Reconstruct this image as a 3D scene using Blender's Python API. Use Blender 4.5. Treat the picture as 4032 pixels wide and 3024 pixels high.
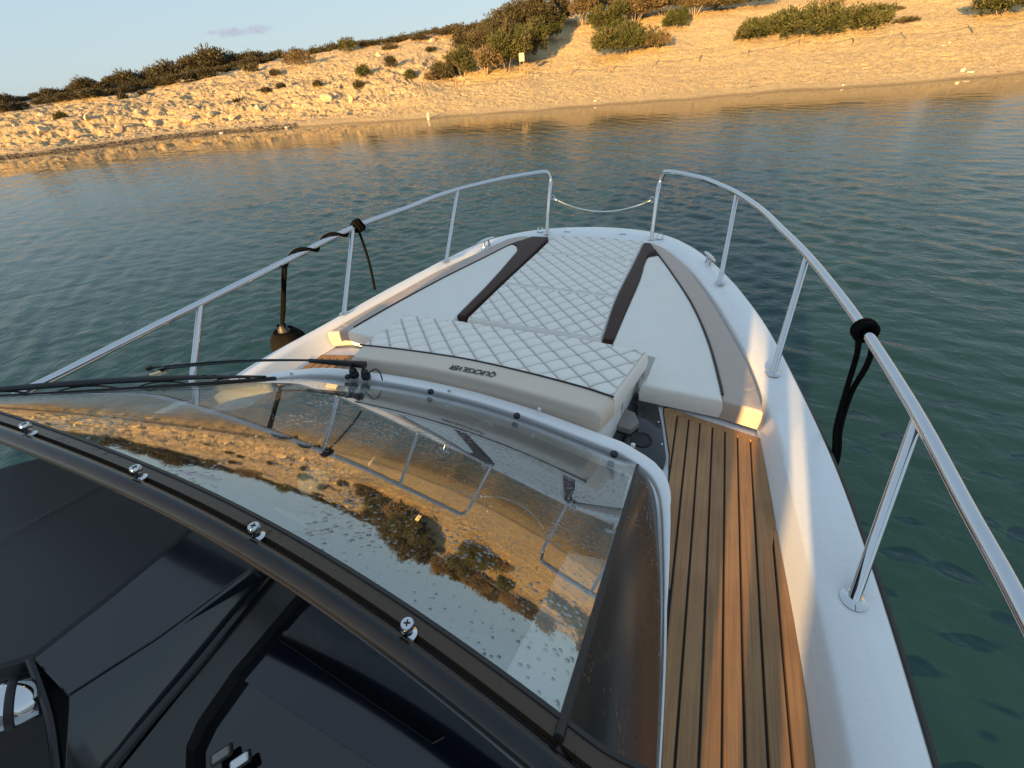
import bpy, math, random
import numpy as np
from mathutils import Vector, Matrix

for o in list(bpy.data.objects): bpy.data.objects.remove(o)
scene = bpy.context.scene
COL = scene.collection
rnd = random.Random(7)
R = math.radians

# ------------------------------------------------------------------ camera
# boat frame = world frame: x starboard, y forward, z up, sea level z = 0, metres
FPX = 1635.26                       # focal length in pixels of a 4032-wide frame
YAW, PITCH, ROLL = -0.44451, -0.65696, -0.10042
CAM = np.array([0.65, 0.0, 2.15])
def _cam_axes():
    f = np.array([math.sin(YAW)*math.cos(PITCH), math.cos(YAW)*math.cos(PITCH), math.sin(PITCH)])
    r0 = np.array([math.cos(YAW), -math.sin(YAW), 0.0]); u0 = np.cross(r0, f)
    r = math.cos(ROLL)*r0 + math.sin(ROLL)*u0
    u = -math.sin(ROLL)*r0 + math.cos(ROLL)*u0
    return r, u, f
CR, CU, CF = _cam_axes()
cam_d = bpy.data.cameras.new('camera'); cam = bpy.data.objects.new('camera', cam_d); COL.objects.link(cam)
m = Matrix.Identity(4)
for i in range(3):
    m[i][0], m[i][1], m[i][2], m[i][3] = CR[i], CU[i], -CF[i], CAM[i]
cam.matrix_world = m
cam_d.sensor_width = 36.0; cam_d.sensor_fit = 'HORIZONTAL'; cam_d.lens = FPX/4032*36.0
cam_d.clip_start = 0.02; cam_d.clip_end = 9000
scene.camera = cam

K = 4032/2212.0                     # survey points are read on a 2212-wide print of the photo
def ray(x, y):
    d = CR*((x*K-2016)/FPX) - CU*((y*K-1512)/FPX) + CF
    return d/np.linalg.norm(d)
def at(x, y, z):                    # survey point at a known height
    d = ray(x, y); return CAM + d*((z-CAM[2])/d[2])
def at_x(x, y, X):
    d = ray(x, y); return CAM + d*((X-CAM[0])/d[0])
def at_y(x, y, Y):
    d = ray(x, y); return CAM + d*((Y-CAM[1])/d[1])

# ------------------------------------------------------------------ light
SUN_AZ, SUN_EL = R(4.35), R(7.6)    # the light travels towards azimuth 4.35 deg off the bow
travel = Vector((math.sin(SUN_AZ)*math.cos(SUN_EL), math.cos(SUN_AZ)*math.cos(SUN_EL), -math.sin(SUN_EL)))
sun_d = bpy.data.lights.new('sun', 'SUN'); sun = bpy.data.objects.new('sun', sun_d); COL.objects.link(sun)
sun.rotation_euler = travel.to_track_quat('-Z', 'Y').to_euler()
sun_d.energy = 4.4; sun_d.angle = R(0.55); sun_d.color = (1.0, 0.61, 0.22)

world = bpy.data.worlds.new('World'); scene.world = world; world.use_nodes = True
wn = world.node_tree.nodes; wl = world.node_tree.links; wn.clear()
wout = wn.new('ShaderNodeOutputWorld'); wbg = wn.new('ShaderNodeBackground'); sky = wn.new('ShaderNodeTexSky')
sky.sky_type = 'NISHITA'; sky.sun_disc = False
sky.sun_elevation = SUN_EL; sky.sun_rotation = math.pi + SUN_AZ
sky.altitude = 0; sky.air_density = 1.0; sky.dust_density = 0.6; sky.ozone_density = 1.2
wbg.inputs['Strength'].default_value = 0.14
wl.new(wbg.outputs[0], wout.inputs[0])
# a small grey-mauve cloud low over the headland, as part of the sky
def wnode(t, **kw):
    n = wn.new(t)
    for k, v in kw.items(): setattr(n, k, v)
    return n
geo = wnode('ShaderNodeNewGeometry'); 
tc = wnode('ShaderNodeTexCoord')
cloud_fac = None
for (cx, cy, wx, wy) in ((503, 70, 0.030, 0.0085), (561, 63, 0.030, 0.009), (458, 70, 0.012, 0.005)):
    d = ray(cx, cy); side = np.array([d[1], -d[0], 0]); side /= np.linalg.norm(side); up = np.cross(side, d)
    subs = []
    for ax, w in ((side, wx), (up, wy)):
        dp = wnode('ShaderNodeVectorMath', operation='DOT_PRODUCT'); wl.new(tc.outputs['Generated'], dp.inputs[0]); dp.inputs[1].default_value = tuple(ax)
        dv = wnode('ShaderNodeMath', operation='DIVIDE'); wl.new(dp.outputs['Value'], dv.inputs[0]); dv.inputs[1].default_value = w
        pw = wnode('ShaderNodeMath', operation='POWER'); wl.new(dv.outputs[0], pw.inputs[0]); pw.inputs[1].default_value = 2
        subs.append(pw)
    ad = wnode('ShaderNodeMath', operation='ADD'); wl.new(subs[0].outputs[0], ad.inputs[0]); wl.new(subs[1].outputs[0], ad.inputs[1])
    mr = wnode('ShaderNodeMath', operation='SUBTRACT'); mr.inputs[0].default_value = 1.0; wl.new(ad.outputs[0], mr.inputs[1])
    fr = wnode('ShaderNodeVectorMath', operation='DOT_PRODUCT'); wl.new(tc.outputs['Generated'], fr.inputs[0]); fr.inputs[1].default_value = tuple(d)
    gt = wnode('ShaderNodeMath', operation='GREATER_THAN'); wl.new(fr.outputs['Value'], gt.inputs[0]); gt.inputs[1].default_value = 0.5
    mm = wnode('ShaderNodeMath', operation='MULTIPLY'); wl.new(mr.outputs[0], mm.inputs[0]); wl.new(gt.outputs[0], mm.inputs[1])
    if cloud_fac is None: cloud_fac = mm
    else:
        mx = wnode('ShaderNodeMath', operation='MAXIMUM'); wl.new(cloud_fac.outputs[0], mx.inputs[0]); wl.new(mm.outputs[0], mx.inputs[1]); cloud_fac = mx
cn = wnode('ShaderNodeTexNoise'); cn.inputs['Scale'].default_value = 60; cn.inputs['Detail'].default_value = 5; cn.inputs['Roughness'].default_value = 0.6
wl.new(tc.outputs['Generated'], cn.inputs['Vector'])
cm = wnode('ShaderNodeMath', operation='MULTIPLY_ADD'); wl.new(cn.outputs['Fac'], cm.inputs[0]); cm.inputs[1].default_value = 1.8; cm.inputs[2].default_value = -1.25
ca = wnode('ShaderNodeMath', operation='ADD'); wl.new(cloud_fac.outputs[0], ca.inputs[0]); wl.new(cm.outputs[0], ca.inputs[1])
cr = wnode('ShaderNodeMapRange'); wl.new(ca.outputs[0], cr.inputs['Value']); cr.inputs['From Min'].default_value = 0.0; cr.inputs['From Max'].default_value = 0.75; cr.inputs['To Max'].default_value = 0.85
# hazy evening air evens the sky out: compress its range, keep its hue
sg = wnode('ShaderNodeGamma'); wl.new(sky.outputs[0], sg.inputs['Color']); sg.inputs['Gamma'].default_value = 0.50
sh = wnode('ShaderNodeHueSaturation'); wl.new(sg.outputs[0], sh.inputs['Color']); sh.inputs['Saturation'].default_value = 1.25; sh.inputs['Value'].default_value = 0.82
sx_ = wnode('ShaderNodeSeparateXYZ'); wl.new(tc.outputs['Generated'], sx_.inputs[0])
grd = wnode('ShaderNodeMapRange'); wl.new(sx_.outputs['Z'], grd.inputs['Value']); grd.inputs['From Min'].default_value = 0.0; grd.inputs['From Max'].default_value = 0.85; grd.interpolation_type = 'SMOOTHSTEP'
hz = wnode('ShaderNodeMixRGB'); wl.new(grd.outputs['Result'], hz.inputs['Fac']); hz.inputs[1].default_value = (1.20, 1.68, 2.08, 1); hz.inputs[2].default_value = (1.20, 1.56, 1.98, 1)
sm_ = wnode('ShaderNodeMixRGB'); sm_.inputs['Fac'].default_value = .62; wl.new(sh.outputs[0], sm_.inputs[1]); wl.new(hz.outputs[0], sm_.inputs[2])
cmix = wnode('ShaderNodeMixRGB'); wl.new(cr.outputs['Result'], cmix.inputs['Fac']); wl.new(sm_.outputs[0], cmix.inputs[1]); cmix.inputs[2].default_value = (1.15, 1.2, 1.5, 1)
wl.new(cmix.outputs[0], wbg.inputs['Color'])

scene.render.engine = 'CYCLES'
vs = scene.view_settings
vs.view_transform = 'Standard'; vs.look = 'None'; vs.gamma = 1.0; vs.exposure = 1.62; vs.use_curve_mapping = False
try:
    scene.cycles.max_bounces = 8; scene.cycles.transparent_max_bounces = 10; scene.cycles.glossy_bounces = 5
    scene.cycles.sample_clamp_indirect = 6.0; scene.cycles.use_denoising = True
    scene.cycles.caustics_reflective = False; scene.cycles.caustics_refractive = False
except Exception: pass

# ------------------------------------------------------------------ helpers
def tag(o, label=None, cat=None, group=None, kind=None):
    if label: o['label'] = label
    if cat: o['category'] = cat
    if group: o['group'] = group
    if kind: o['kind'] = kind
    return o
def empty(name, loc=(0,0,0), label=None, cat=None, group=None):
    o = bpy.data.objects.new(name, None); COL.objects.link(o); o.location = loc; o.empty_display_size = 0.1
    return tag(o, label, cat, group)
def link(o, parent=None):
    COL.objects.link(o)
    if parent is not None:
        o.parent = parent
        t = Vector((0,0,0)); p = parent
        while p is not None: t += Vector(p.location); p = p.parent
        o.location = Vector(o.location) - t
    return o
def mk(name, V, F, mat, parent=None, smooth=False, facevals=None, sharp=None):
    me = bpy.data.meshes.new(name)
    V = np.asarray(V, float)
    me.from_pydata([tuple(v) for v in V], [], [tuple(int(i) for i in f) for f in F])
    if smooth: me.polygons.foreach_set('use_smooth', [True]*len(me.polygons))
    if sharp is not None: me.set_sharp_from_angle(angle=R(sharp))
    if facevals is not None:
        a = me.attributes.new('tint', 'FLOAT', 'FACE'); a.data.foreach_set('value', np.asarray(facevals, np.float32))
    me.materials.append(mat); me.validate(); me.update()
    return link(bpy.data.objects.new(name, me), parent)
class B:                            # collects shapes into ONE mesh
    def __init__(s): s.V = []; s.F = []
    def add(s, V, F):
        n = len(s.V); s.V.extend([tuple(v) for v in V]); s.F.extend([tuple(i+n for i in f) for f in F]); return s
    def build(s, name, mat, parent=None, smooth=True, sharp=35):
        return mk(name, s.V, s.F, mat, parent, smooth, sharp=sharp if smooth else None)
def frames(P, up=(0,0,1)):
    P = np.asarray(P, float); T = np.gradient(P, axis=0); T /= np.linalg.norm(T, axis=1)[:, None] + 1e-12
    n = np.cross(T[0], up)
    if np.linalg.norm(n) < 1e-3: n = np.cross(T[0], (1,0,0))
    n /= np.linalg.norm(n); N = []
    for t in T:
        n = n - t*np.dot(n, t); n /= np.linalg.norm(n)+1e-12; N.append(n.copy())
    N = np.array(N); Bn = np.cross(T, N); return T, N, Bn
def tube(P, r, n=12, closed=False, caps=True):
    P = np.asarray(P, float); T, N, Bn = frames(P); m_ = len(P)
    rr = np.full(m_, r) if np.isscalar(r) else np.asarray(r)
    V = []; F = []
    for i in range(m_):
        for k in range(n):
            a = 2*math.pi*k/n; V.append(P[i] + rr[i]*(math.cos(a)*N[i] + math.sin(a)*Bn[i]))
    for i in range(m_ - (0 if closed else 1)):
        j = (i+1) % m_
        for k in range(n):
            l = (k+1) % n; F.append((i*n+k, i*n+l, j*n+l, j*n+k))
    if caps and not closed:
        F.append(tuple(range(n))[::-1]); F.append(tuple((m_-1)*n+k for k in range(n)))
    return V, F
def spline(P, n=40):                # Catmull-Rom through P
    P = np.asarray(P, float)
    if len(P) < 3: 
        t = np.linspace(0, 1, n)[:, None]; return P[0]*(1-t) + P[-1]*t
    Q = np.vstack([2*P[0]-P[1], P, 2*P[-1]-P[-2]])
    d = np.concatenate([[0], np.cumsum(np.linalg.norm(np.diff(P, axis=0), axis=1))]); out = []
    for s in np.linspace(0, d[-1], n):
        i = min(max(np.searchsorted(d, s)-1, 0), len(P)-2); t = (s-d[i])/(d[i+1]-d[i]+1e-12)
        p0, p1, p2, p3 = Q[i], Q[i+1], Q[i+2], Q[i+3]
        out.append(0.5*((2*p1)+(-p0+p2)*t+(2*p0-5*p1+4*p2-p3)*t*t+(-p0+3*p1-3*p2+p3)*t**3))
    return np.array(out)
def lathe(prof, n=24, c=(0,0,0), axis=(0,0,1)):
    ax = Vector(axis).normalized(); q = Vector((0,0,1)).rotation_difference(ax); V = []; F = []
    for r_, z_ in prof:
        for k in range(n):
            a = 2*math.pi*k/n; v = q @ Vector((r_*math.cos(a), r_*math.sin(a), z_)); V.append((v.x+c[0], v.y+c[1], v.z+c[2]))
    m_ = len(prof)
    for i in range(m_-1):
        for k in range(n):
            l = (k+1) % n; F.append((i*n+k, i*n+l, (i+1)*n+l, (i+1)*n+k))
    F.append(tuple(range(n))[::-1]); F.append(tuple((m_-1)*n+k for k in range(n)))
    return V, F
def box(c, s, rz=0, bev=0.0, rot=None):
    """box with chamfered edges, centre c, full size s"""
    hx, hy, hz = s[0]/2, s[1]/2, s[2]/2; b = min(bev, hx*.9, hy*.9, hz*.9)
    M_ = Matrix.Rotation(rz, 3, 'Z') if rot is None else rot
    if b <= 0:
        V = [(x, y, z) for x in (-hx, hx) for y in (-hy, hy) for z in (-hz, hz)]
        F = [(0,1,3,2), (4,6,7,5), (0,4,5,1), (2,3,7,6), (0,2,6,4), (1,5,7,3)]
    else:
        V = []; idx = {}
        for sx in (-1,1):
            for sy in (-1,1):
                for sz in (-1,1):
                    for a in range(3):
                        p = [sx*(hx-b), sy*(hy-b), sz*(hz-b)]; p[a] = (sx*hx, sy*hy, sz*hz)[a]
                        idx[(sx,sy,sz,a)] = len(V); V.append(tuple(p))
        F = []
        for a in range(3):
            o1, o2 = [k for k in range(3) if k != a]
            for s_ in (-1,1):
                q = []
                for s1, s2 in ((-1,-1),(1,-1),(1,1),(-1,1)):
                    k = [0,0,0]; k[a] = s_; k[o1] = s1; k[o2] = s2; q.append(idx[(*k, a)])
                F.append(tuple(q) if (s_ > 0) == (a != 1) else tuple(q[::-1]))
        for a in range(3):          # edges along axis a
            o1, o2 = [k for k in range(3) if k != a]
            for s1 in (-1,1):
                for s2 in (-1,1):
                    k0 = [0,0,0]; k0[o1] = s1; k0[o2] = s2; k0[a] = -1; k1 = list(k0); k1[a] = 1
                    F.append((idx[(*k0,o1)], idx[(*k0,o2)], idx[(*k1,o2)], idx[(*k1,o1)]))
        for sx in (-1,1):
            for sy in (-1,1):
                for sz in (-1,1): F.append(tuple(idx[(sx,sy,sz,a)] for a in range(3)))
    return [tuple(M_ @ Vector(v) + Vector(c)) for v in V], F
def fix_normals(o):
    import bmesh
    bm = bmesh.new(); bm.from_mesh(o.data); bmesh.ops.recalc_face_normals(bm, faces=bm.faces); bm.to_mesh(o.data); bm.free(); return o
def grid_faces(nu, nv, off=0):
    return [(off+i*nv+j, off+(i+1)*nv+j, off+(i+1)*nv+j+1, off+i*nv+j+1) for i in range(nu-1) for j in range(nv-1)]

# numpy gradient noise
_pt = np.random.RandomState(3).permutation(256); _pt = np.concatenate([_pt, _pt, _pt])
_gr = np.random.RandomState(5).normal(size=(256, 3)); _gr /= np.linalg.norm(_gr, axis=1)[:, None]
def noise3(x, y, z):
    x, y, z = np.broadcast_arrays(np.asarray(x, float), np.asarray(y, float), np.asarray(z, float))
    xi, yi, zi = np.floor(x).astype(int), np.floor(y).astype(int), np.floor(z).astype(int)
    xf, yf, zf = x-xi, y-yi, z-zi
    f = lambda t: t*t*t*(t*(t*6-15)+10)
    u, v, w = f(xf), f(yf), f(zf); out = 0
    for dx in (0,1):
        for dy in (0,1):
            for dz in (0,1):
                h = _pt[_pt[_pt[(xi+dx) & 255] + ((yi+dy) & 255)] + ((zi+dz) & 255)]
                g = _gr[h]; dot = g[...,0]*(xf-dx) + g[...,1]*(yf-dy) + g[...,2]*(zf-dz)
                out = out + dot*(u if dx else 1-u)*(v if dy else 1-v)*(w if dz else 1-w)
    return out*1.6
def fbm(x, y, z, o=4, lac=2.1, g=0.5):
    a, s, t = 1.0, 0.0, 0.0
    for i in range(o):
        s = s + a*noise3(x, y, z); t += a; a *= g; x, y, z = x*lac+3.1, y*lac+7.7, z*lac+1.3
    return s/t
def sstep(a, b, x):
    t = np.clip((x-a)/(b-a), 0, 1); return t*t*(3-2*t)

# ------------------------------------------------------------------ materials
def mat(name):
    m_ = bpy.data.materials.new(name); m_.use_nodes = True; n = m_.node_tree.nodes; l = m_.node_tree.links
    p = n['Principled BSDF']; return m_, n, l, p
def sock(p, k, v): 
    if k in p.inputs: p.inputs[k].default_value = v
def rgba(c): return (c[0], c[1], c[2], 1)
def simple(name, col, rough=0.5, metal=0.0, coat=0.0, var=0.0, vscale=8, bump=0.0, bscale=60, spec=0.5, rvar=0.0, coords='Object', crease=0.0):
    m_, n, l, p = mat(name); sock(p, 'Base Color', rgba(col)); sock(p, 'Roughness', rough); sock(p, 'Metallic', metal)
    sock(p, 'Coat Weight', coat); sock(p, 'Coat Roughness', 0.08); sock(p, 'Specular IOR Level', spec)
    tc_ = n.new('ShaderNodeTexCoord')
    if var or rvar:
        t = n.new('ShaderNodeTexNoise'); t.inputs['Scale'].default_value = vscale; t.inputs['Detail'].default_value = 6; t.inputs['Roughness'].default_value = 0.65
        l.new(tc_.outputs[coords], t.inputs['Vector'])
        if var:
            mx = n.new('ShaderNodeMixRGB'); l.new(t.outputs['Fac'], mx.inputs['Fac'])
            mx.inputs[1].default_value = rgba([c*(1-var) for c in col]); mx.inputs[2].default_value = rgba([min(1, c*(1+var)) for c in col]); l.new(mx.outputs[0], p.inputs['Base Color'])
        if rvar:
            mr = n.new('ShaderNodeMapRange'); l.new(t.outputs['Fac'], mr.inputs['Value']); mr.inputs['From Min'].default_value = .3; mr.inputs['From Max'].default_value = .7
            mr.inputs['To Min'].default_value = max(0.02, rough-rvar); mr.inputs['To Max'].default_value = rough+rvar; l.new(mr.outputs[0], p.inputs['Roughness'])
    if bump:
        t2 = n.new('ShaderNodeTexNoise'); t2.inputs['Scale'].default_value = bscale; t2.inputs['Detail'].default_value = 4; l.new(tc_.outputs[coords], t2.inputs['Vector'])
        bp = n.new('ShaderNodeBump'); bp.inputs['Strength'].default_value = bump; bp.inputs['Distance'].default_value = 0.002; l.new(t2.outputs['Fac'], bp.inputs['Height']); l.new(bp.outputs[0], p.inputs['Normal'])
        if crease:                   # soft puckers of stretched vinyl
            t3 = n.new('ShaderNodeTexNoise'); t3.inputs['Scale'].default_value = 9; t3.inputs['Detail'].default_value = 3; t3.inputs['Distortion'].default_value = 1.2; l.new(tc_.outputs[coords], t3.inputs['Vector'])
            b3 = n.new('ShaderNodeBump'); b3.inputs['Strength'].default_value = crease; b3.inputs['Distance'].default_value = .012; l.new(t3.outputs['Fac'], b3.inputs['Height']); l.new(b3.outputs[0], bp.inputs['Normal'])
    return m_

GEL = simple('white_gelcoat', (.84,.84,.83), .28, coat=.5, var=.05, vscale=5, bump=.12, bscale=420, rvar=.08)
GEL_NS = simple('white_nonslip', (.80,.80,.79), .55, var=.05, vscale=7, bump=.8, bscale=260)
VIN = simple('pale_vinyl', (.84,.80,.73), .5, var=.05, vscale=9, bump=.35, bscale=500, rvar=.06, crease=.5)
VIN_T = simple('taupe_vinyl', (.50,.405,.34), .52, var=.09, vscale=11, bump=.35, bscale=500, rvar=.06, crease=.5)
VIN_S = simple('beige_vinyl', (.70,.59,.48), .5, var=.05, vscale=8, bump=.3, bscale=500)
VIN_B = simple('brown_vinyl', (.048,.022,.016), .55, var=.2, vscale=14, bump=.3, bscale=400, spec=.25)
PIPE = simple('dark_piping', (.02,.016,.016), .5)
THREAD = simple('thread', (.40,.35,.29), .7)
CHROME = simple('polished_steel', (.62,.63,.65), .055, 1.0, var=.05, vscale=30, rvar=.03)
CHROME_D = simple('cast_chrome', (.70,.71,.73), .14, 1.0)
BLK = simple('black_paint', (.008,.008,.009), .15, coat=.15, var=.4, vscale=30, rvar=.04, spec=.4)
BLK_R = simple('black_rubber', (.014,.014,.015), .55, var=.3, vscale=60)
BLK_G = simple('black_gloss', (.004,.004,.005), .05, coat=.6)
NAVY = simple('navy_vinyl', (.0075,.0080,.011), .5, var=.15, vscale=20, bump=.25, bscale=420)
FASC = simple('dark_fascia', (.016,.020,.024), .16, coat=.5, var=.2, vscale=12, rvar=.05)
FASC2 = simple('dark_fascia_warm', (.022,.022,.020), .30, coat=.2, var=.2, vscale=12)
PANEL = simple('black_locker_panel', (.006,.008,.011), .12, coat=.4)
WPL = simple('white_plastic', (.8,.8,.8), .35)
GREYP = simple('grey_tray_plastic', (.22,.2,.18), .5)
ROPE = simple('black_rope', (.005,.0045,.004), .9, var=.5, vscale=220, bump=1.0, bscale=320, spec=.08)
WIRE = simple('white_coated_wire', (.78,.74,.66), .35)
BRASS = simple('pale_brass', (.75,.6,.35), .25, 1.0)
FEND = simple('black_fender_cover', (.009,.0078,.006), .9, var=.35, vscale=16, bump=.8, bscale=160, spec=.1)
FENDP = simple('grey_fender_plastic', (.05,.045,.04), .5)
SCREEN = simple('dark_screen_glass', (.004,.006,.011), .04, coat=.4)
POSTW = simple('weathered_post_wood', (.30,.19,.10), .85, var=.25, vscale=6)
FROPE = simple('fence_rope', (.34,.23,.12), .9)
SIGNW = simple('sign_panel', (.80,.72,.42), .5)
SIGNK = simple('sign_print', (.12,.10,.07), .6)
SIGNH = simple('sign_head_print', (.62,.40,.08), .6)
DRIFT = simple('driftwood', (.18,.13,.09), .85, var=.3, vscale=9)
BLOCKER_B = simple('sun_blocker_vinyl', (.42,.40,.37), .5)  # finish of the unseen block added to shade the foredeck

# teak: grain along the boat, every plank its own tone
def teak():
    m_, n, l, p = mat('teak'); tc_ = n.new('ShaderNodeTexCoord'); oi = n.new('ShaderNodeObjectInfo')
    mp = n.new('ShaderNodeMapping'); mp.inputs['Scale'].default_value = (120, 2.6, 120); l.new(tc_.outputs['Object'], mp.inputs['Vector'])
    ad = n.new('ShaderNodeVectorMath'); ad.operation = 'ADD'; l.new(mp.outputs[0], ad.inputs[0])
    cb = n.new('ShaderNodeCombineXYZ'); ml = n.new('ShaderNodeMath'); ml.operation = 'MULTIPLY'; ml.inputs[1].default_value = 90; l.new(oi.outputs['Random'], ml.inputs[0]); l.new(ml.outputs[0], cb.inputs[1]); l.new(cb.outputs[0], ad.inputs[1])
    t = n.new('ShaderNodeTexNoise'); t.inputs['Scale'].default_value = 1.6; t.inputs['Detail'].default_value = 8; t.inputs['Roughness'].default_value = .62; t.inputs['Distortion'].default_value = .5; l.new(ad.outputs[0], t.inputs['Vector'])
    rp = n.new('ShaderNodeValToRGB'); e = rp.color_ramp.elements; e[0].position = .28; e[0].color = (.25,.122,.053,1); e[1].position = .74; e[1].color = (.41,.232,.106,1)
    k = rp.color_ramp.elements.new(.5); k.color = (.34,.182,.078,1); l.new(t.outputs['Fac'], rp.inputs['Fac'])
    t2 = n.new('ShaderNodeTexNoise'); t2.inputs['Scale'].default_value = 7; t2.inputs['Detail'].default_value = 5; l.new(tc_.outputs['Object'], t2.inputs['Vector'])
    hs = n.new('ShaderNodeHueSaturation'); l.new(rp.outputs[0], hs.inputs['Color'])
    mr = n.new('ShaderNodeMapRange'); l.new(oi.outputs['Random'], mr.inputs['Value']); mr.inputs['To Min'].default_value = .92; mr.inputs['To Max'].default_value = 1.08
    mr2 = n.new('ShaderNodeMapRange'); l.new(t2.outputs['Fac'], mr2.inputs['Value']); mr2.inputs['From Min'].default_value = .3; mr2.inputs['From Max'].default_value = .7; mr2.inputs['To Min'].default_value = .84; mr2.inputs['To Max'].default_value = 1.12
    mu = n.new('ShaderNodeMath'); mu.operation = 'MULTIPLY'; l.new(mr.outputs[0], mu.inputs[0]); l.new(mr2.outputs[0], mu.inputs[1]); l.new(mu.outputs[0], hs.inputs['Value'])
    hs.inputs['Saturation'].default_value = 1.0
    l.new(hs.outputs[0], p.inputs['Base Color']); sock(p, 'Roughness', .62)
    bp = n.new('ShaderNodeBump'); bp.inputs['Strength'].default_value = .35; bp.inputs['Distance'].default_value = .001; l.new(t.outputs['Fac'], bp.inputs['Height']); l.new(bp.outputs[0], p.inputs['Normal'])
    return m_
TEAK = teak()

# quilted vinyl: thread colour follows the 'tint' attribute written at the seams
def quilt_mat():
    m_, n, l, p = mat('quilted_vinyl'); at_ = n.new('ShaderNodeAttribute'); at_.attribute_name = 'seam'
    tc_ = n.new('ShaderNodeTexCoord'); t = n.new('ShaderNodeTexNoise'); t.inputs['Scale'].default_value = 9; t.inputs['Detail'].default_value = 5; l.new(tc_.outputs['Object'], t.inputs['Vector'])
    a = n.new('ShaderNodeMixRGB'); l.new(t.outputs['Fac'], a.inputs['Fac']); a.inputs[1].default_value = (.82,.78,.71,1); a.inputs[2].default_value = (.87,.83,.76,1)
    b = n.new('ShaderNodeMixRGB'); l.new(at_.outputs['Fac'], b.inputs['Fac']); l.new(a.outputs[0], b.inputs[1]); b.inputs[2].default_value = (.27,.225,.18,1)
    l.new(b.outputs[0], p.inputs['Base Color']); sock(p, 'Roughness', .48)
    t2 = n.new('ShaderNodeTexNoise'); t2.inputs['Scale'].default_value = 500; l.new(tc_.outputs['Object'], t2.inputs['Vector'])
    bp = n.new('ShaderNodeBump'); bp.inputs['Strength'].default_value = .3; bp.inputs['Distance'].default_value = .001; l.new(t2.outputs['Fac'], bp.inputs['Height']); l.new(bp.outputs[0], p.inputs['Normal'])
    return m_
QUILT = quilt_mat()

# tinted, part-mirrored windscreen glass with water drops
def glass_mat():
    m_ = bpy.data.materials.new('windscreen_glass'); m_.use_nodes = True; n = m_.node_tree.nodes; l = m_.node_tree.links; n.clear()
    out = n.new('ShaderNodeOutputMaterial'); g = n.new('ShaderNodeBsdfGlossy'); tr = n.new('ShaderNodeBsdfTransparent'); mx = n.new('ShaderNodeMixShader')
    g.inputs['Roughness'].default_value = 0.006; g.inputs['Color'].default_value = (.97,.98,1,1); tr.inputs['Color'].default_value = (.80,.83,.82,1)
    ge = n.new('ShaderNodeNewGeometry'); dp = n.new('ShaderNodeVectorMath'); dp.operation = 'DOT_PRODUCT'; l.new(ge.outputs['Incoming'], dp.inputs[0]); l.new(ge.outputs['Normal'], dp.inputs[1])
    ab = n.new('ShaderNodeMath'); ab.operation = 'ABSOLUTE'; l.new(dp.outputs['Value'], ab.inputs[0])
    om = n.new('ShaderNodeMath'); om.operation = 'SUBTRACT'; om.inputs[0].default_value = 1; l.new(ab.outputs[0], om.inputs[1])
    pw = n.new('ShaderNodeMath'); pw.operation = 'POWER'; l.new(om.outputs[0], pw.inputs[0]); pw.inputs[1].default_value = 5
    ma = n.new('ShaderNodeMath'); ma.operation = 'MULTIPLY_ADD'; l.new(pw.outputs[0], ma.inputs[0]); ma.inputs[1].default_value = .78; ma.inputs[2].default_value = .21
    l.new(ma.outputs[0], mx.inputs['Fac']); l.new(tr.outputs[0], mx.inputs[1]); l.new(g.outputs[0], mx.inputs[2])
    # drops: small domes standing on the pane
    tc_ = n.new('ShaderNodeTexCoord'); mp = n.new('ShaderNodeMapping'); mp.inputs['Scale'].default_value = (1.0, .62, 1); l.new(tc_.outputs['Object'], mp.inputs['Vector'])
    nd = n.new('ShaderNodeTexNoise'); nd.inputs['Scale'].default_value = 9; l.new(mp.outputs[0], nd.inputs['Vector'])
    v = n.new('ShaderNodeTexVoronoi'); v.inputs['Scale'].default_value = 100; v.inputs['Randomness'].default_value = 1; l.new(mp.outputs[0], v.inputs['Vector'])
    th = n.new('ShaderNodeMapRange'); l.new(nd.outputs['Fac'], th.inputs['Value']); th.inputs['From Min'].default_value = .38; th.inputs['From Max'].default_value = .66; th.inputs['To Min'].default_value = .08; th.inputs['To Max'].default_value = .36
    sb = n.new('ShaderNodeMath'); sb.operation = 'SUBTRACT'; l.new(th.outputs[0], sb.inputs[0]); l.new(v.outputs['Distance'], sb.inputs[1])
    mxm = n.new('ShaderNodeMath'); mxm.operation = 'MAXIMUM'; l.new(sb.outputs[0], mxm.inputs[0]); mxm.inputs[1].default_value = 0
    bp = n.new('ShaderNodeBump'); bp.inputs['Strength'].default_value = .9; bp.inputs['Distance'].default_value = .012; l.new(mxm.outputs[0], bp.inputs['Height']); l.new(bp.outputs[0], g.inputs['Normal'])
    l.new(mx.outputs[0], out.inputs[0]); return m_
GLASS = glass_mat()

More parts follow.
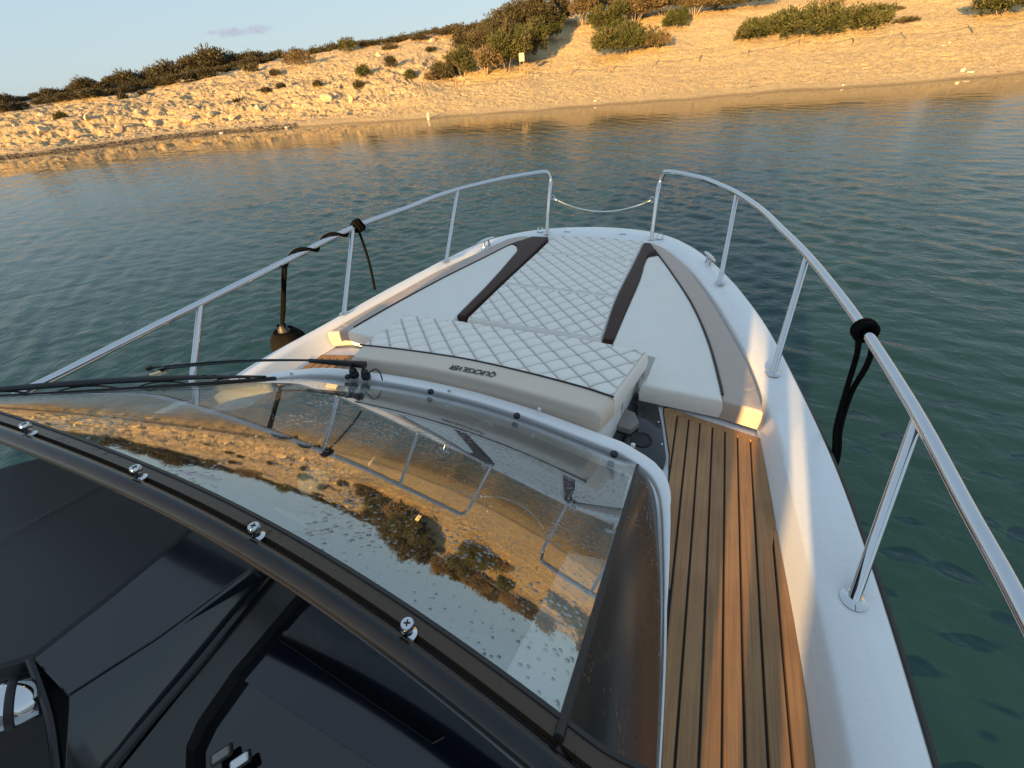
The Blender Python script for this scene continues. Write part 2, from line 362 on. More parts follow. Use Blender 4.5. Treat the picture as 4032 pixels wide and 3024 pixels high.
# dark pillar moulding with drying drops
def drops_black(name, col, rough):
    m_, n, l, p = mat(name); sock(p, 'Base Color', rgba(col)); sock(p, 'Roughness', rough); sock(p, 'Coat Weight', .12); sock(p, 'Coat Roughness', .12); sock(p, 'Specular IOR Level', .28)
    tc_ = n.new('ShaderNodeTexCoord'); mp = n.new('ShaderNodeMapping'); mp.inputs['Scale'].default_value = (1, .6, 1); mp.inputs['Rotation'].default_value = (0,0,.5); l.new(tc_.outputs['Object'], mp.inputs['Vector'])
    v = n.new('ShaderNodeTexVoronoi'); v.inputs['Scale'].default_value = 95; l.new(mp.outputs[0], v.inputs['Vector'])
    nd = n.new('ShaderNodeTexNoise'); nd.inputs['Scale'].default_value = 10; nd.inputs['Detail'].default_value = 3; l.new(tc_.outputs['Object'], nd.inputs['Vector'])
    th = n.new('ShaderNodeMapRange'); l.new(nd.outputs['Fac'], th.inputs['Value']); th.inputs['From Min'].default_value = .4; th.inputs['From Max'].default_value = .7; th.inputs['To Min'].default_value = .05; th.inputs['To Max'].default_value = .4
    lt = n.new('ShaderNodeMath'); lt.operation = 'LESS_THAN'; l.new(v.outputs['Distance'], lt.inputs[0]); l.new(th.outputs[0], lt.inputs[1])
    mr = n.new('ShaderNodeMapRange'); l.new(lt.outputs[0], mr.inputs['Value']); mr.inputs['To Min'].default_value = rough; mr.inputs['To Max'].default_value = .05; l.new(mr.outputs[0], p.inputs['Roughness'])
    sb = n.new('ShaderNodeMath'); sb.operation = 'SUBTRACT'; l.new(th.outputs[0], sb.inputs[0]); l.new(v.outputs['Distance'], sb.inputs[1])
    mm = n.new('ShaderNodeMath'); mm.operation = 'MAXIMUM'; mm.inputs[1].default_value = 0; l.new(sb.outputs[0], mm.inputs[0])
    bp = n.new('ShaderNodeBump'); bp.inputs['Strength'].default_value = .8; bp.inputs['Distance'].default_value = .008; l.new(mm.outputs[0], bp.inputs['Height']); l.new(bp.outputs[0], p.inputs['Normal'])
    return m_
PILLAR = drops_black('black_pillar', (.007,.0065,.0065), .34)
FLANGE = drops_black('flange_reflected_brown', (.060,.040,.024), .36)  # brown base paints in warm sand mirrored by the dark flange

# sea
def water_mat():
    m_, n, l, p = mat('sea_water'); tc_ = n.new('ShaderNodeTexCoord')
    def nz(scale, detail=3, rough=.5, dist=0.0, sx=1, sy=1, rot=0):
        mp = n.new('ShaderNodeMapping'); mp.inputs['Scale'].default_value = (sx, sy, 1); mp.inputs['Rotation'].default_value = (0,0,rot); l.new(tc_.outputs['Object'], mp.inputs['Vector'])
        t = n.new('ShaderNodeTexNoise'); t.inputs['Scale'].default_value = scale; t.inputs['Detail'].default_value = detail; t.inputs['Roughness'].default_value = rough; t.inputs['Distortion'].default_value = dist; l.new(mp.outputs[0], t.inputs['Vector']); return t
    a = nz(7.5, 2, .45, .8, .8, 1.25, .15); b = nz(2.6, 2, .4, .5, .7, 1.2, -.25); c = nz(19, 2, .5, .6); pt_ = nz(.09, 3, .5)
    lc = nz(1.0, 2, .45, .35, .42, 1.9, .10); lc2 = nz(1.0, 2, .5, .3, 1.1, 4.4, -.06); bed = nz(.55, 5, .6); bed2 = nz(2.4, 4, .6)
    # colour of the water body: teal, dark weed showing through in patches
    rp = n.new('ShaderNodeValToRGB'); e = rp.color_ramp.elements; e[0].position = .26; e[0].color = (.015,.050,.047,1); e[1].position = .82; e[1].color = (.025,.074,.065,1); 
    mxn = n.new('ShaderNodeMath'); mxn.operation = 'MULTIPLY_ADD'; l.new(bed2.outputs['Fac'], mxn.inputs[0]); mxn.inputs[1].default_value = .35; 
    sc_ = n.new('ShaderNodeMath'); sc_.operation = 'MULTIPLY'; l.new(bed.outputs['Fac'], sc_.inputs[0]); sc_.inputs[1].default_value = .65; l.new(sc_.outputs[0], mxn.inputs[2]); l.new(mxn.outputs[0], rp.inputs['Fac'])
    sh_ = n.new('ShaderNodeAttribute'); sh_.attribute_name = 'shallow_gold'; bm_ = n.new('ShaderNodeMixRGB'); l.new(sh_.outputs['Fac'], bm_.inputs['Fac']); l.new(rp.outputs[0], bm_.inputs[1]); bm_.inputs[2].default_value = (.42,.29,.13,1)  # sandy bed tone that also paints in the golden beach reflection
    def mul(x, k):
        q = n.new('ShaderNodeMath'); q.operation = 'MULTIPLY'; l.new(x, q.inputs[0])
        if isinstance(k, (int, float)): q.inputs[1].default_value = k
        else: l.new(k, q.inputs[1])
        return q.outputs[0]
    def add(x, y):
        q = n.new('ShaderNodeMath'); q.operation = 'ADD'; l.new(x, q.inputs[0]); l.new(y, q.inputs[1]); return q.outputs[0]
    mr = n.new('ShaderNodeMapRange'); l.new(pt_.outputs['Fac'], mr.inputs['Value']); mr.inputs['From Min'].default_value = .38; mr.inputs['From Max'].default_value = .62; mr.inputs['To Min'].default_value = .55; mr.inputs['To Max'].default_value = 1.15
    # calmer water close under the shore (attribute written on the mesh)
    ca = n.new('ShaderNodeAttribute'); ca.attribute_name = 'calm'
    nr_ = n.new('ShaderNodeAttribute'); nr_.attribute_name = 'near'
    hgt = add(mul(a.outputs['Fac'], .0150), mul(c.outputs['Fac'], .0065))
    h2 = mul(mul(hgt, nr_.outputs['Fac']), ca.outputs['Fac'])
    bp = n.new('ShaderNodeBump'); bp.inputs['Strength'].default_value = 1.0; bp.inputs['Distance'].default_value = 1.0; l.new(h2, bp.inputs['Height'])
    df = n.new('ShaderNodeBsdfDiffuse'); l.new(bm_.outputs[0], df.inputs['Color']); up = n.new('ShaderNodeCombineXYZ'); up.inputs[2].default_value = 1.0; l.new(up.outputs[0], df.inputs['Normal'])   # light from the body of the water does not follow the ripples
    gl_ = n.new('ShaderNodeBsdfGlossy'); gl_.inputs['Roughness'].default_value = .03; l.new(bp.outputs[0], gl_.inputs['Normal'])
    fz = n.new('ShaderNodeFresnel'); fz.inputs['IOR'].default_value = 1.333; l.new(bp.outputs[0], fz.inputs['Normal'])
    ms = n.new('ShaderNodeMixShader'); l.new(fz.outputs[0], ms.inputs['Fac']); l.new(df.outputs[0], ms.inputs[1]); l.new(gl_.outputs[0], ms.inputs[2])
    out = [q for q in n if q.type == 'OUTPUT_MATERIAL'][0]; l.new(ms.outputs[0], out.inputs['Surface']); n.remove(p)
    return m_
WATER = water_mat()

def ground_mat():
    m_, n, l, p = mat('shore_ground'); tc_ = n.new('ShaderNodeTexCoord'); at_ = n.new('ShaderNodeAttribute'); at_.attribute_name = 'rock'; aw = n.new('ShaderNodeAttribute'); aw.attribute_name = 'wet'
    def nz(scale, detail=5, rough=.6, dist=0):
        t = n.new('ShaderNodeTexNoise'); t.inputs['Scale'].default_value = scale; t.inputs['Detail'].default_value = detail; t.inputs['Roughness'].default_value = rough; t.inputs['Distortion'].default_value = dist; l.new(tc_.outputs['Object'], t.inputs['Vector']); return t
    n1 = nz(.35); n2 = nz(3.2, 6, .7); n3 = nz(1.1, 6, .65)
    s = n.new('ShaderNodeValToRGB'); e = s.color_ramp.elements; e[0].position = .3; e[0].color = (.58,.41,.20,1); e[1].position = .7; e[1].color = (.82,.62,.345,1); l.new(n2.outputs['Fac'], s.inputs['Fac'])
    r_ = n.new('ShaderNodeValToRGB'); e = r_.color_ramp.elements; e[0].position = .30; e[0].color = (.27,.20,.13,1); e[1].position = .68; e[1].color = (.72,.56,.345,1); k = e.new(.46); k.color = (.56,.41,.235,1); l.new(n2.outputs['Fac'], r_.inputs['Fac'])
    mx = n.new('ShaderNodeMixRGB'); l.new(at_.outputs['Fac'], mx.inputs['Fac']); l.new(s.outputs[0], mx.inputs[1]); l.new(r_.outputs[0], mx.inputs[2])
    mw = n.new('ShaderNodeMixRGB'); l.new(aw.outputs['Fac'], mw.inputs['Fac']); l.new(mx.outputs[0], mw.inputs[1]); mw.inputs[2].default_value = (.30,.205,.115,1)
    l.new(mw.outputs[0], p.inputs['Base Color']); sock(p, 'Roughness', .9); sock(p, 'Specular IOR Level', .2)
    b1 = nz(6.5, 5, .7, .8)
    bp = n.new('ShaderNodeBump'); bp.inputs['Strength'].default_value = 1.0; bp.inputs['Distance'].default_value = .22; l.new(b1.outputs['Fac'], bp.inputs['Height']); l.new(bp.outputs[0], p.inputs['Normal'])
    return m_
GROUND = ground_mat()
def rock_mat():
    m_, n, l, p = mat('limestone'); tc_ = n.new('ShaderNodeTexCoord'); 
    t = n.new('ShaderNodeTexNoise'); t.inputs['Scale'].default_value = 5; t.inputs['Detail'].default_value = 6; t.inputs['Roughness'].default_value = .7; l.new(tc_.outputs['Object'], t.inputs['Vector'])
    r_ = n.new('ShaderNodeValToRGB'); e = r_.color_ramp.elements; e[0].position = .3; e[0].color = (.30,.225,.145,1); e[1].position = .68; e[1].color = (.66,.525,.34,1); l.new(t.outputs['Fac'], r_.inputs['Fac']); l.new(r_.outputs[0], p.inputs['Base Color']); sock(p, 'Roughness', .9)
    bp = n.new('ShaderNodeBump'); bp.inputs['Strength'].default_value = .6; bp.inputs['Distance'].default_value = .06; l.new(t.outputs['Fac'], bp.inputs['Height']); l.new(bp.outputs[0], p.inputs['Normal']); return m_
ROCK = rock_mat()
DARKST = simple('weed_dark_stone', (.075,.058,.042), .85, var=.4, vscale=5)
PALE = simple('pale_stone', (.72,.66,.52), .8, var=.15, vscale=9)
def leaf_mat(name, c0, c1, c2):
    m_, n, l, p = mat(name); at_ = n.new('ShaderNodeAttribute'); at_.attribute_name = 'tint'
    r_ = n.new('ShaderNodeValToRGB'); e = r_.color_ramp.elements; e[0].position = 0; e[0].color = rgba(c0); e[1].position = 1; e[1].color = rgba(c2); k = e.new(.5); k.color = rgba(c1)
    l.new(at_.outputs['Fac'], r_.inputs['Fac']); l.new(r_.outputs[0], p.inputs['Base Color']); sock(p, 'Roughness', .75); sock(p, 'Specular IOR Level', .25); return m_
LEAF_D = leaf_mat('juniper_dark', (.036,.036,.017), (.078,.068,.034), (.17,.125,.07))
LEAF_G = leaf_mat('juniper_green', (.032,.044,.012), (.078,.082,.026), (.16,.125,.058))
LEAF_B = leaf_mat('dry_brush', (.085,.066,.033), (.16,.118,.062), (.28,.20,.115))
BARK = simple('pale_bark', (.32,.24,.17), .9, var=.3, vscale=10)

# ------------------------------------------------------------------ shore terrain
SH_AZ = np.array([-112,-100,-90,-80,-69.9,-64.5,-58.4,-52.4,-47.2,-38.5,-31.8,-22.3,-12.1,-2.3,6.3,13.6,19.7,22.6,36,50,62,75])
SH_R  = np.array([ 150, 105, 74, 53,41.2,39.4,38.4,36.0,33.3,29.7,27.6,26.4,25.6,26.1,27.0,27.8,29.4,31.2,41,58,92,150])
PS = np.array([0,2,4,6,10,16,24,34,60.])
PAZ = np.array([-112,-70,-58,-47,-36,-27,-20,-12,0,8,20,45,75.])
PZ = np.array([[0,.2,.5,1.2,1.5,1.8,2.0,2.0,1.8],[0,.2,.45,1.25,1.7,2.3,2.7,2.7,2.3],[0,.2,.45,1.3,1.9,2.8,3.3,3.3,3.0],
 [0,.2,.4,1.2,2.1,3.1,4.1,4.2,4.0],[0,.2,.4,.9,1.9,3.2,4.6,4.8,4.6],[0,.25,.5,.7,1.05,3.0,5.0,5.4,5.2],[0,.25,.45,.65,1.03,2.3,4.7,5.6,5.5],
 [0,.25,.5,.7,1.1,2.3,4.5,5.7,5.8],[0,.25,.5,.75,1.2,2.3,4.1,5.7,6.0],[0,.25,.5,.8,1.35,2.3,3.8,5.5,6.0],[0,.25,.5,.8,1.38,2.3,3.6,5.2,6.0],[0,.25,.5,.8,1.4,2.4,3.6,5.2,6.0],[0,.25,.5,.8,1.4,2.4,3.6,5.2,6.0]])
def az_r(x, y): 
    dx = np.asarray(x, float)-CAM[0]; return np.degrees(np.arctan2(dx, y)), np.hypot(dx, y)
def shore_r(az): return np.interp(az, SH_AZ, SH_R) + .35 + .2*np.sin(np.radians(az)*23) + .15*np.sin(np.radians(az)*61+1)
def terr_polar(az, s):
    z = np.zeros(np.broadcast(az, s).shape); az, s = np.broadcast_arrays(az, s)
    cols = np.array([np.interp(np.clip(s, 0, 60), PS, PZ[i]) for i in range(len(PAZ))])
    k = np.clip(np.searchsorted(PAZ, az)-1, 0, len(PAZ)-2); t = np.clip((az-PAZ[k])/(PAZ[k+1]-PAZ[k]), 0, 1); t = t*t*(3-2*t)
    ii = np.indices(z.shape); z0 = cols[(k,)+tuple(ii)]; z1 = cols[(k+1,)+tuple(ii)]
    z = z0*(1-t)+z1*t
    return np.where(s < 0, s*.12, z)
def rock_mask(az, s, x, y):
    b = -39 + np.clip(s, 0, 26)*.80
    w = fbm(x*.18, y*.18, 2.0, 3)*7
    return sstep(3.5, -3.5, az - b + w)*sstep(.6, 2.2, s)
def terr(x, y, detail=True):
    az, r_ = az_r(x, y); s = r_ - shore_r(az); z = terr_polar(az, s)
    rk = rock_mask(az, s, x, y)
    lump = fbm(x*.22, y*.22, .5, 3)*.38*sstep(1, 9, s)
    z = z + lump
    if detail:
        # craggy limestone: blocky ridged relief; trampled sand: soft hollows
        wx = fbm(x*.5, y*.5, 1.1, 2)*.8; wy = fbm(x*.5+7, y*.5, 4.1, 2)*.8
        a1 = 1-np.abs(fbm((x+wx)*.45, (y+wy)*.45, 3.3, 3))*2; a2 = 1-np.abs(noise3((x+wx)*1.35+9, (y+wy)*1.35, 7.3))*2; a3 = 1-np.abs(noise3(x*3.3, y*3.3, 1.7))*2
        zz = z*2.4 + fbm(x*.35, y*.35, 6.0, 2)*1.6; ledge = (np.floor(zz) + sstep(.55, 1.0, zz-np.floor(zz)) - zz)/2.4
        cr_ = a1*.17 + a2*.20*sstep(-.2,.5,a1) + a3*.14 + ledge*.75 - .22
        sand = fbm(x*.9, y*.9, 8.0, 2)*.05 + noise3(x*2.6, y*2.6, 4.0)*.055 + (np.abs(noise3(x*4.6, y*4.6, 9.0))-.25)*.085
        z = z + rk*cr_*.64*sstep(.8, 4.0, s)*(1-.55*sstep(9, 20, s)) + (1-rk)*sand*sstep(.3, 2.5, s)
    return z, rk, s
azs = np.concatenate([np.linspace(-112, -71, 90, endpoint=False), np.linspace(-71, 24, 980, endpoint=False), np.linspace(24, 75, 90)])
ss = np.concatenate([np.linspace(-9, -.5, 8), np.linspace(-.3, 14, 125, endpoint=False), np.linspace(14, 30, 95, endpoint=False), np.linspace(30, 95, 26)])
AZ, SS = np.meshgrid(azs, ss, indexing='ij'); RR = shore_r(AZ)+SS
TX = CAM[0] + RR*np.sin(np.radians(AZ)); TY = RR*np.cos(np.radians(AZ))
TZ, TRK, _ = terr(TX, TY)
TZ = np.where(SS > 60, TZ - (SS-60)*.12, TZ)
nu_, nv_ = AZ.shape
me = bpy.data.meshes.new('beach'); V = np.stack([TX, TY, TZ], -1).reshape(-1, 3)
ij = np.arange(nu_*nv_).reshape(nu_, nv_); Fq = np.stack([ij[:-1,:-1], ij[1:,:-1], ij[1:,1:], ij[:-1,1:]], -1).reshape(-1, 4)[:, ::-1]
me.vertices.add(len(V)); me.vertices.foreach_set('co', V.ravel())
me.loops.add(Fq.size); me.loops.foreach_set('vertex_index', Fq.ravel()); me.polygons.add(len(Fq)); me.polygons.foreach_set('loop_start', np.arange(0, Fq.size, 4)); me.polygons.foreach_set('loop_total', np.full(len(Fq), 4))
me.update(calc_edges=True); me.validate()
ra = me.attributes.new('rock', 'FLOAT', 'POINT'); ra.data.foreach_set('value', TRK.ravel().astype(np.float32))
wetn = sstep(.7, .1, SS + .35*fbm(TX*.4, TY*.4, 3., 3))*.75
wetn = np.maximum(wetn, sstep(-48, -52, AZ)*sstep(1.6, .6, SS + .5*fbm(TX*.8, TY*.8, 1., 3))*.95)
ra = me.attributes.new('wet', 'FLOAT', 'POINT'); ra.data.foreach_set('value', wetn.ravel().astype(np.float32))
me.polygons.foreach_set('use_smooth', [True]*len(me.polygons)); me.materials.append(GROUND)
beach = link(bpy.data.objects.new('beach', me)); tag(beach, 'golden sand beach rising to a pale rocky limestone headland', kind='structure')

def ground_hit(px_, py_):
    d = ray(px_, py_); t = np.linspace(20, 110, 1800); X = CAM[0]+d[0]*t; Y = d[1]*t; Z = CAM[2]+d[2]*t
    z, _, s = terr(X, Y, False); k = np.where((z > Z) & (s > 0))[0]
    i = k[0] if len(k) else 1000
    return np.array([X[i], Y[i], z[i]]), t[i]
def ground_z(x, y): return float(terr(np.array([x]), np.array([y]))[0][0])

# ------------------------------------------------------------------ sea
# one polar sheet, fine where the ripples can be told apart, running out to the horizon; the ripples are real relief
ra_ = np.concatenate([[.25, .6], np.geomspace(1.0, 48, 540), np.geomspace(50, 6000, 34)]); aa = np.concatenate([np.linspace(-108, 62, 900, endpoint=False), np.linspace(62, 252, 90)])
A_, R_ = np.meshgrid(np.radians(aa), ra_, indexing='ij'); WX = CAM[0]+R_*np.sin(A_); WY = R_*np.cos(A_)
azw = np.where(np.degrees(A_) > 180, np.degrees(A_)-360, np.degrees(A_)); sw = R_ - shore_r(np.clip(azw, -112, 75)); land = (azw > -112) & (azw < 75)
calm = np.where(land, .22 + .78*sstep(-2, -15, sw), 1.0)
calm = np.where((azw < -40) & (azw > -112), np.minimum(calm, .10 + .9*sstep(-3, -10, sw)), calm)
patch = .55 + .75*sstep(-.35, .45, fbm(WX*.10, WY*.14, 2.2, 3))
wxx = WX + .25*fbm(WX*.6, WY*.6, 1., 2); wyy = WY + .25*fbm(WX*.6+5, WY*.6, 3., 2)
c15, s15 = math.cos(.22), math.sin(.22); ux = wxx*c15+wyy*s15; uy = -wxx*s15+wyy*c15
# wind ripples: crossing trains of short waves, each broken up by a wandering phase
h = .008*noise3(WX*.40, WY*1.5, .3)*sstep(70, 24, R_) + .010*noise3(ux*1.1, uy*3.3, 4.)*sstep(52, 16, R_)
rw_ = np.random.RandomState(21); ph1 = fbm(WX*.55, WY*.55, 9.0, 2)*5; ph2 = fbm(WX*.9+3, WY*.9, 5.0, 2)*4; am = .55+.45*noise3(WX*1.3, WY*1.3, 2.0)
for i_, lam in enumerate((.62,.52,.44,.40,.36,.33,.30,.28,.26,.24,  .22,.20,.18,.16,.14,.12,.105)):
    th = math.radians(90 + rw_.uniform(-62, 62) + 12); k_ = 2*math.pi/lam; amp = lam*.0080*(1.45 if lam < .36 else 1)
    arg = k_*(WX*math.cos(th)+WY*math.sin(th)) + (ph1 if i_ % 2 else ph2)*(1+.25*(i_ % 3)) + rw_.uniform(0, 6.28)
    sn = np.sin(arg); h = h + amp*(sn + .22*sn*np.abs(sn))*(am if i_ % 2 else 1.1-am*.6)*sstep(lam*62, lam*26, R_)
h = h*calm*patch
ij = np.arange(A_.size).reshape(A_.shape); Fw = np.stack([ij[:-1,:-1], ij[1:,:-1], ij[1:,1:], ij[:-1,1:]], -1).reshape(-1, 4)
me = bpy.data.meshes.new('sea'); V = np.stack([WX, WY, h], -1).reshape(-1, 3)
me.vertices.add(len(V)); me.vertices.foreach_set('co', V.ravel())
me.loops.add(Fw.size); me.loops.foreach_set('vertex_index', Fw.ravel()); me.polygons.add(len(Fw)); me.polygons.foreach_set('loop_start', np.arange(0, Fw.size, 4)); me.polygons.foreach_set('loop_total', np.full(len(Fw), 4))
me.update(calc_edges=True); me.polygons.foreach_set('use_smooth', [True]*len(me.polygons)); me.materials.append(WATER)
a_ = me.attributes.new('calm', 'FLOAT', 'POINT'); a_.data.foreach_set('value', (calm*patch).ravel().astype(np.float32))
a_ = me.attributes.new('near', 'FLOAT', 'POINT'); a_.data.foreach_set('value', sstep(34, 4, R_).ravel().astype(np.float32))
a_ = me.attributes.new('shallow_gold', 'FLOAT', 'POINT'); a_.data.foreach_set('value', np.where(land, .85*sstep(-6.5, -.3, sw + 1.2*fbm(WX*.25, WY*.25, 6., 2)), 0).ravel().astype(np.float32))  # where bed tone and painted golden reflection come in towards shore
sea = link(bpy.data.objects.new('sea', me))
tag(sea, 'calm rippled teal sea around the boat', kind='structure')

# ------------------------------------------------------------------ loose rocks
def rock_shape(seed, sub=1):
    import bmesh
    bm = bmesh.new(); bmesh.ops.create_icosphere(bm, subdivisions=sub, radius=1)
    rs = np.random.RandomState(seed); P = np.array([v.co[:] for v in bm.verts]); F = [[v.index for v in f.verts] for f in bm.faces]; bm.free()
    for _ in range(7):              # slice off planes so that the block has facets
        nn = rs.normal(size=3); nn /= np.linalg.norm(nn); d_ = rs.uniform(.45, .8); q = P@nn; P = P - np.where(q > d_, q-d_, 0)[:, None]*nn
    P *= rs.uniform(.75, 1.15, 3); return P, F
shapes = [rock_shape(i, 1) for i in range(14)]; big = [rock_shape(50+i, 2) for i in range(8)]
rs = np.random.RandomState(11)
VV, FF, base = [], [], 0
def strew(n, az0, az1, s0, s1, sizef, squash, keepf):
    global base
    az = rs.uniform(az0, az1, n); s_ = rs.uniform(s0, s1, n); rr = shore_r(az)+s_; x = CAM[0]+rr*np.sin(np.radians(az)); y = rr*np.cos(np.radians(az))
    z, rk, _ = terr(x, y); ok = rs.rand(n) < keepf(rk)
    for x_, y_, z_, q_ in zip(x[ok], y[ok], z[ok], s_[ok]):
        size = sizef(q_); P, F = shapes[rs.randint(14)]; a = rs.uniform(0, 6.28); c_, t_ = math.cos(a), math.sin(a); Q = P*size*np.array(squash)
        Q = np.stack([Q[:,0]*c_-Q[:,1]*t_, Q[:,0]*t_+Q[:,1]*c_, Q[:,2]], 1) + np.array([x_, y_, max(.01, z_)+size*.1])
        VV.append(Q); FF.extend([[i+base for i in f] for f in F]); base += len(Q)
strew(8000, -72, -18, .8, 30, lambda q: .022 + .10*rs.rand()**5 + (.06*rs.rand()**3 if 3 < q < 8 else 0), (1.2,1,.75), lambda rk: rk*.7+.01)
o = mk('loose_rocks', np.concatenate(VV), FF, ROCK); tag(o, 'countless small loose limestone rocks strewn over the headland', 'rocks', kind='stuff')
VV, FF, base = [], [], 0
strew(1100, -72, -46, -.2, 1.3, lambda q: .03+.09*rs.rand()**2, (1.4,1,.55), lambda rk: rk*0+1)
o = mk('waterline_stones', np.concatenate(VV), FF, DARKST); tag(o, 'band of dark weedy stones along the left waterline', 'stones', kind='stuff')
def boulder(px_, py_, size, k, label, mat_=ROCK, squash=(1,1,1), name='boulder', group=None):
    p, t = ground_hit(px_, py_); size *= .78 if mat_ is ROCK else 1; P, F = big[k % 8]; Q = P*size*np.array(squash)
    o = mk(name, Q, F, mat_, smooth=False); o.location = (p[0], p[1], ground_z(p[0], p[1])+size*squash[2]*.30); o.rotation_euler = (0, 0, k*1.3); tag(o, label, 'rock', group); return o
bl = [(92,282,.55,'shadow-sided grey boulder low on the left of the rock face'),(160,300,.34,'round boulder near the dark stone waterline at far left'),(190,258,.42,'pale boulder beside the small shrub on the left slope'),(262,282,.40,'rounded boulder at the foot of the left cliff'),
      (335,270,.55,'large pale boulder in the middle of the low cliff'),(405,262,.62,'largest cream boulder under the cliff, above the sand edge'),(455,252,.45,'pale boulder right of the largest cliff boulder'),(505,262,.40,'block standing at the right end of the cliff'),
      (560,240,.42,'rounded rock on the bare slope above the cliff end'),(640,225,.40,'pale rock alone on the middle of the rocky slope'),(705,215,.5,'big block below the round green shrub on the slope'),(760,222,.38,'pointed rock near where the slope meets sand'),
      (820,120,.42,'pale rock high on the slope under the crest shrubs'),(935,88,.5,'white crag on the crest left of the big shrub mass'),(1010,80,.45,'cream crag just under the skyline beside the big shrub'),(90,250,.4,'low rock above the left end of the cliff'),(300,245,.36,'grey rock on the slope above the cliff face'),(420,235,.34,'small crag above the largest boulder')]
for i, (a, b, s_, lab) in enumerate(bl): boulder(a, b, s_, i, lab, squash=(1.15, 1, .85), group='boulders on the headland')
boulder(927, 262, .17, 3, 'squared pale stone standing at the water edge with its long shadow', PALE, (.8,.8,1.5), 'beach_stone')
boulder(622, 281, .14, 4, 'small white stone at the waterline left of the squared stone', PALE, (1.6,1,.6), 'beach_stone')
boulder(478, 290, .12, 5, 'tiny pale stone at the waterline under the cliff', PALE, (1.5,1,.6), 'beach_stone')
boulder(1820, 185, .06, 6, 'lone white pebble lying in the shallows on the right', PALE, (1.2,1,.8), 'beach_stone')
boulder(1286, 219, .06, 7, 'small white stone on the wet sand right of the sign', PALE, (1.6,1,.7), 'beach_stone')
boulder(2078, 155, .10, 1, 'upright pale stone in a small pile near the right waterline', PALE, (.8,.8,1.3), 'beach_stone')
boulder(2096, 157, .08, 2, 'flat pale stone beside the upright one near right waterline', PALE, (1.7,1,.5), 'beach_stone')
boulder(2156, 156, .09, 4, 'dark stone at the far right waterline', DRIFT, (1.6,1,.5), 'beach_stone')
boulder(2036, 97, .08, 5, 'white stone behind the rope fence, left of a pair', PALE, (1.5,1,.6), 'beach_stone')
boulder(2050, 92, .08, 6, 'white stone behind the rope fence, right of a pair', PALE, (1.5,1,.6), 'beach_stone')
def stick(px_, py_, ln, az, tilt, label, r_=.025):
    p, t = ground_hit(px_, py_); z = ground_z(p[0], p[1])+.02
    d = np.array([math.sin(az)*math.cos(tilt), math.cos(az)*math.cos(tilt), math.sin(tilt)]); P = [p*[1,1,0]+[0,0,z]+d*ln*t_+[0,0,.03*math.sin(t_*5)] for t_ in np.linspace(0, 1, 7)]
    V, F = tube(P, [r_*(1-.5*t_) for t_ in np.linspace(0,1,7)], 6); V = np.array(V); c = V.mean(0)
    o = mk('driftwood', V-c, F, DRIFT, smooth=True); o.location = c; tag(o, label, 'driftwood')
stick(1613, 192, 1.1, .75, .02, 'thin dark driftwood stick lying near the wet sand'); stick(1655, 172, .7, -.5, .1, 'short forked driftwood twig on the sand above the stick')

# ------------------------------------------------------------------ shrubs
def tufts(cent, nrm, rsx, size, blades=4):
    """small spiky sprays of narrow leaf faces at points cent, pointing along nrm"""
    n = len(cent); V = []; T = []
    for b in range(blades):
        d = nrm + rsx.normal(size=(n,3))*.55; d[:,2] += .25; d /= np.linalg.norm(d, axis=1)[:,None]
        sdir = np.cross(d, rsx.normal(size=(n,3))); sdir /= np.linalg.norm(sdir, axis=1)[:,None]+1e-9
        L = size*rsx.uniform(.6, 1.4, n)[:,None]; W = L*.32
        off = rsx.normal(size=(n,3))*size*.4
        a = cent+off-sdir*W*.5; b_ = cent+off+sdir*W*.5; m1 = cent+off+d*L*.55+sdir*W*.55; c = cent+off+d*L; m2 = cent+off+d*L*.55-sdir*W*.55
        V.append(np.stack([a, b_, m1, c, m2], 1))
    V = np.concatenate(V)            # (n*blades,5,3)
    return V
def crown(seed, lobes, n, leaf, shell=.55, tone=0.0, blades=4):
    """lobes: list of (cx,cy,cz,rx,ry,rz); returns verts, faces, tints"""
    rsx = np.random.RandomState(seed); P = []; N = []; vol = np.array([l[3]*l[4]+l[3]*l[5] for l in lobes]); vol = vol/vol.sum()
    for l, f in zip(lobes, vol):
        k = max(8, int(n*f)); d = rsx.normal(size=(k,3)); d /= np.linalg.norm(d, axis=1)[:,None]; d[:,2] = np.where(d[:,2] < -.35, -d[:,2]*.5, d[:,2])
        rad = 1 - shell*rsx.rand(k)**2.2; bump_ = 1 + .5*fbm(d[:,0]*2.2+seed, d[:,1]*2.2, d[:,2]*2.2, 2)
        q = np.array(l[:3]) + d*(rad*bump_)[:,None]*np.array(l[3:]); keep = noise3(q[:,0]*2.6/max(.6,l[3])+seed, q[:,1]*2.6/max(.6,l[3]), q[:,2]*2.6/max(.6,l[5])) > -.42
        keep &= q[:,2] > -.05
        P.append(q[keep]); N.append(d[keep])
    P = np.concatenate(P); N = np.concatenate(N)
    V = tufts(P, N, rsx, leaf, blades); k = len(V)
    F = (np.arange(k)[:,None]*5 + np.arange(5)[None]).tolist()
    big_ = np.tile(fbm(P[:,0]*1.1+seed, P[:,1]*1.1, P[:,2]*1.1, 2), blades)
    tint = np.clip(.42 + tone + .55*big_ + rsx.normal(size=k)*.16, 0, 1)
    return V.reshape(-1, 3), F, tint
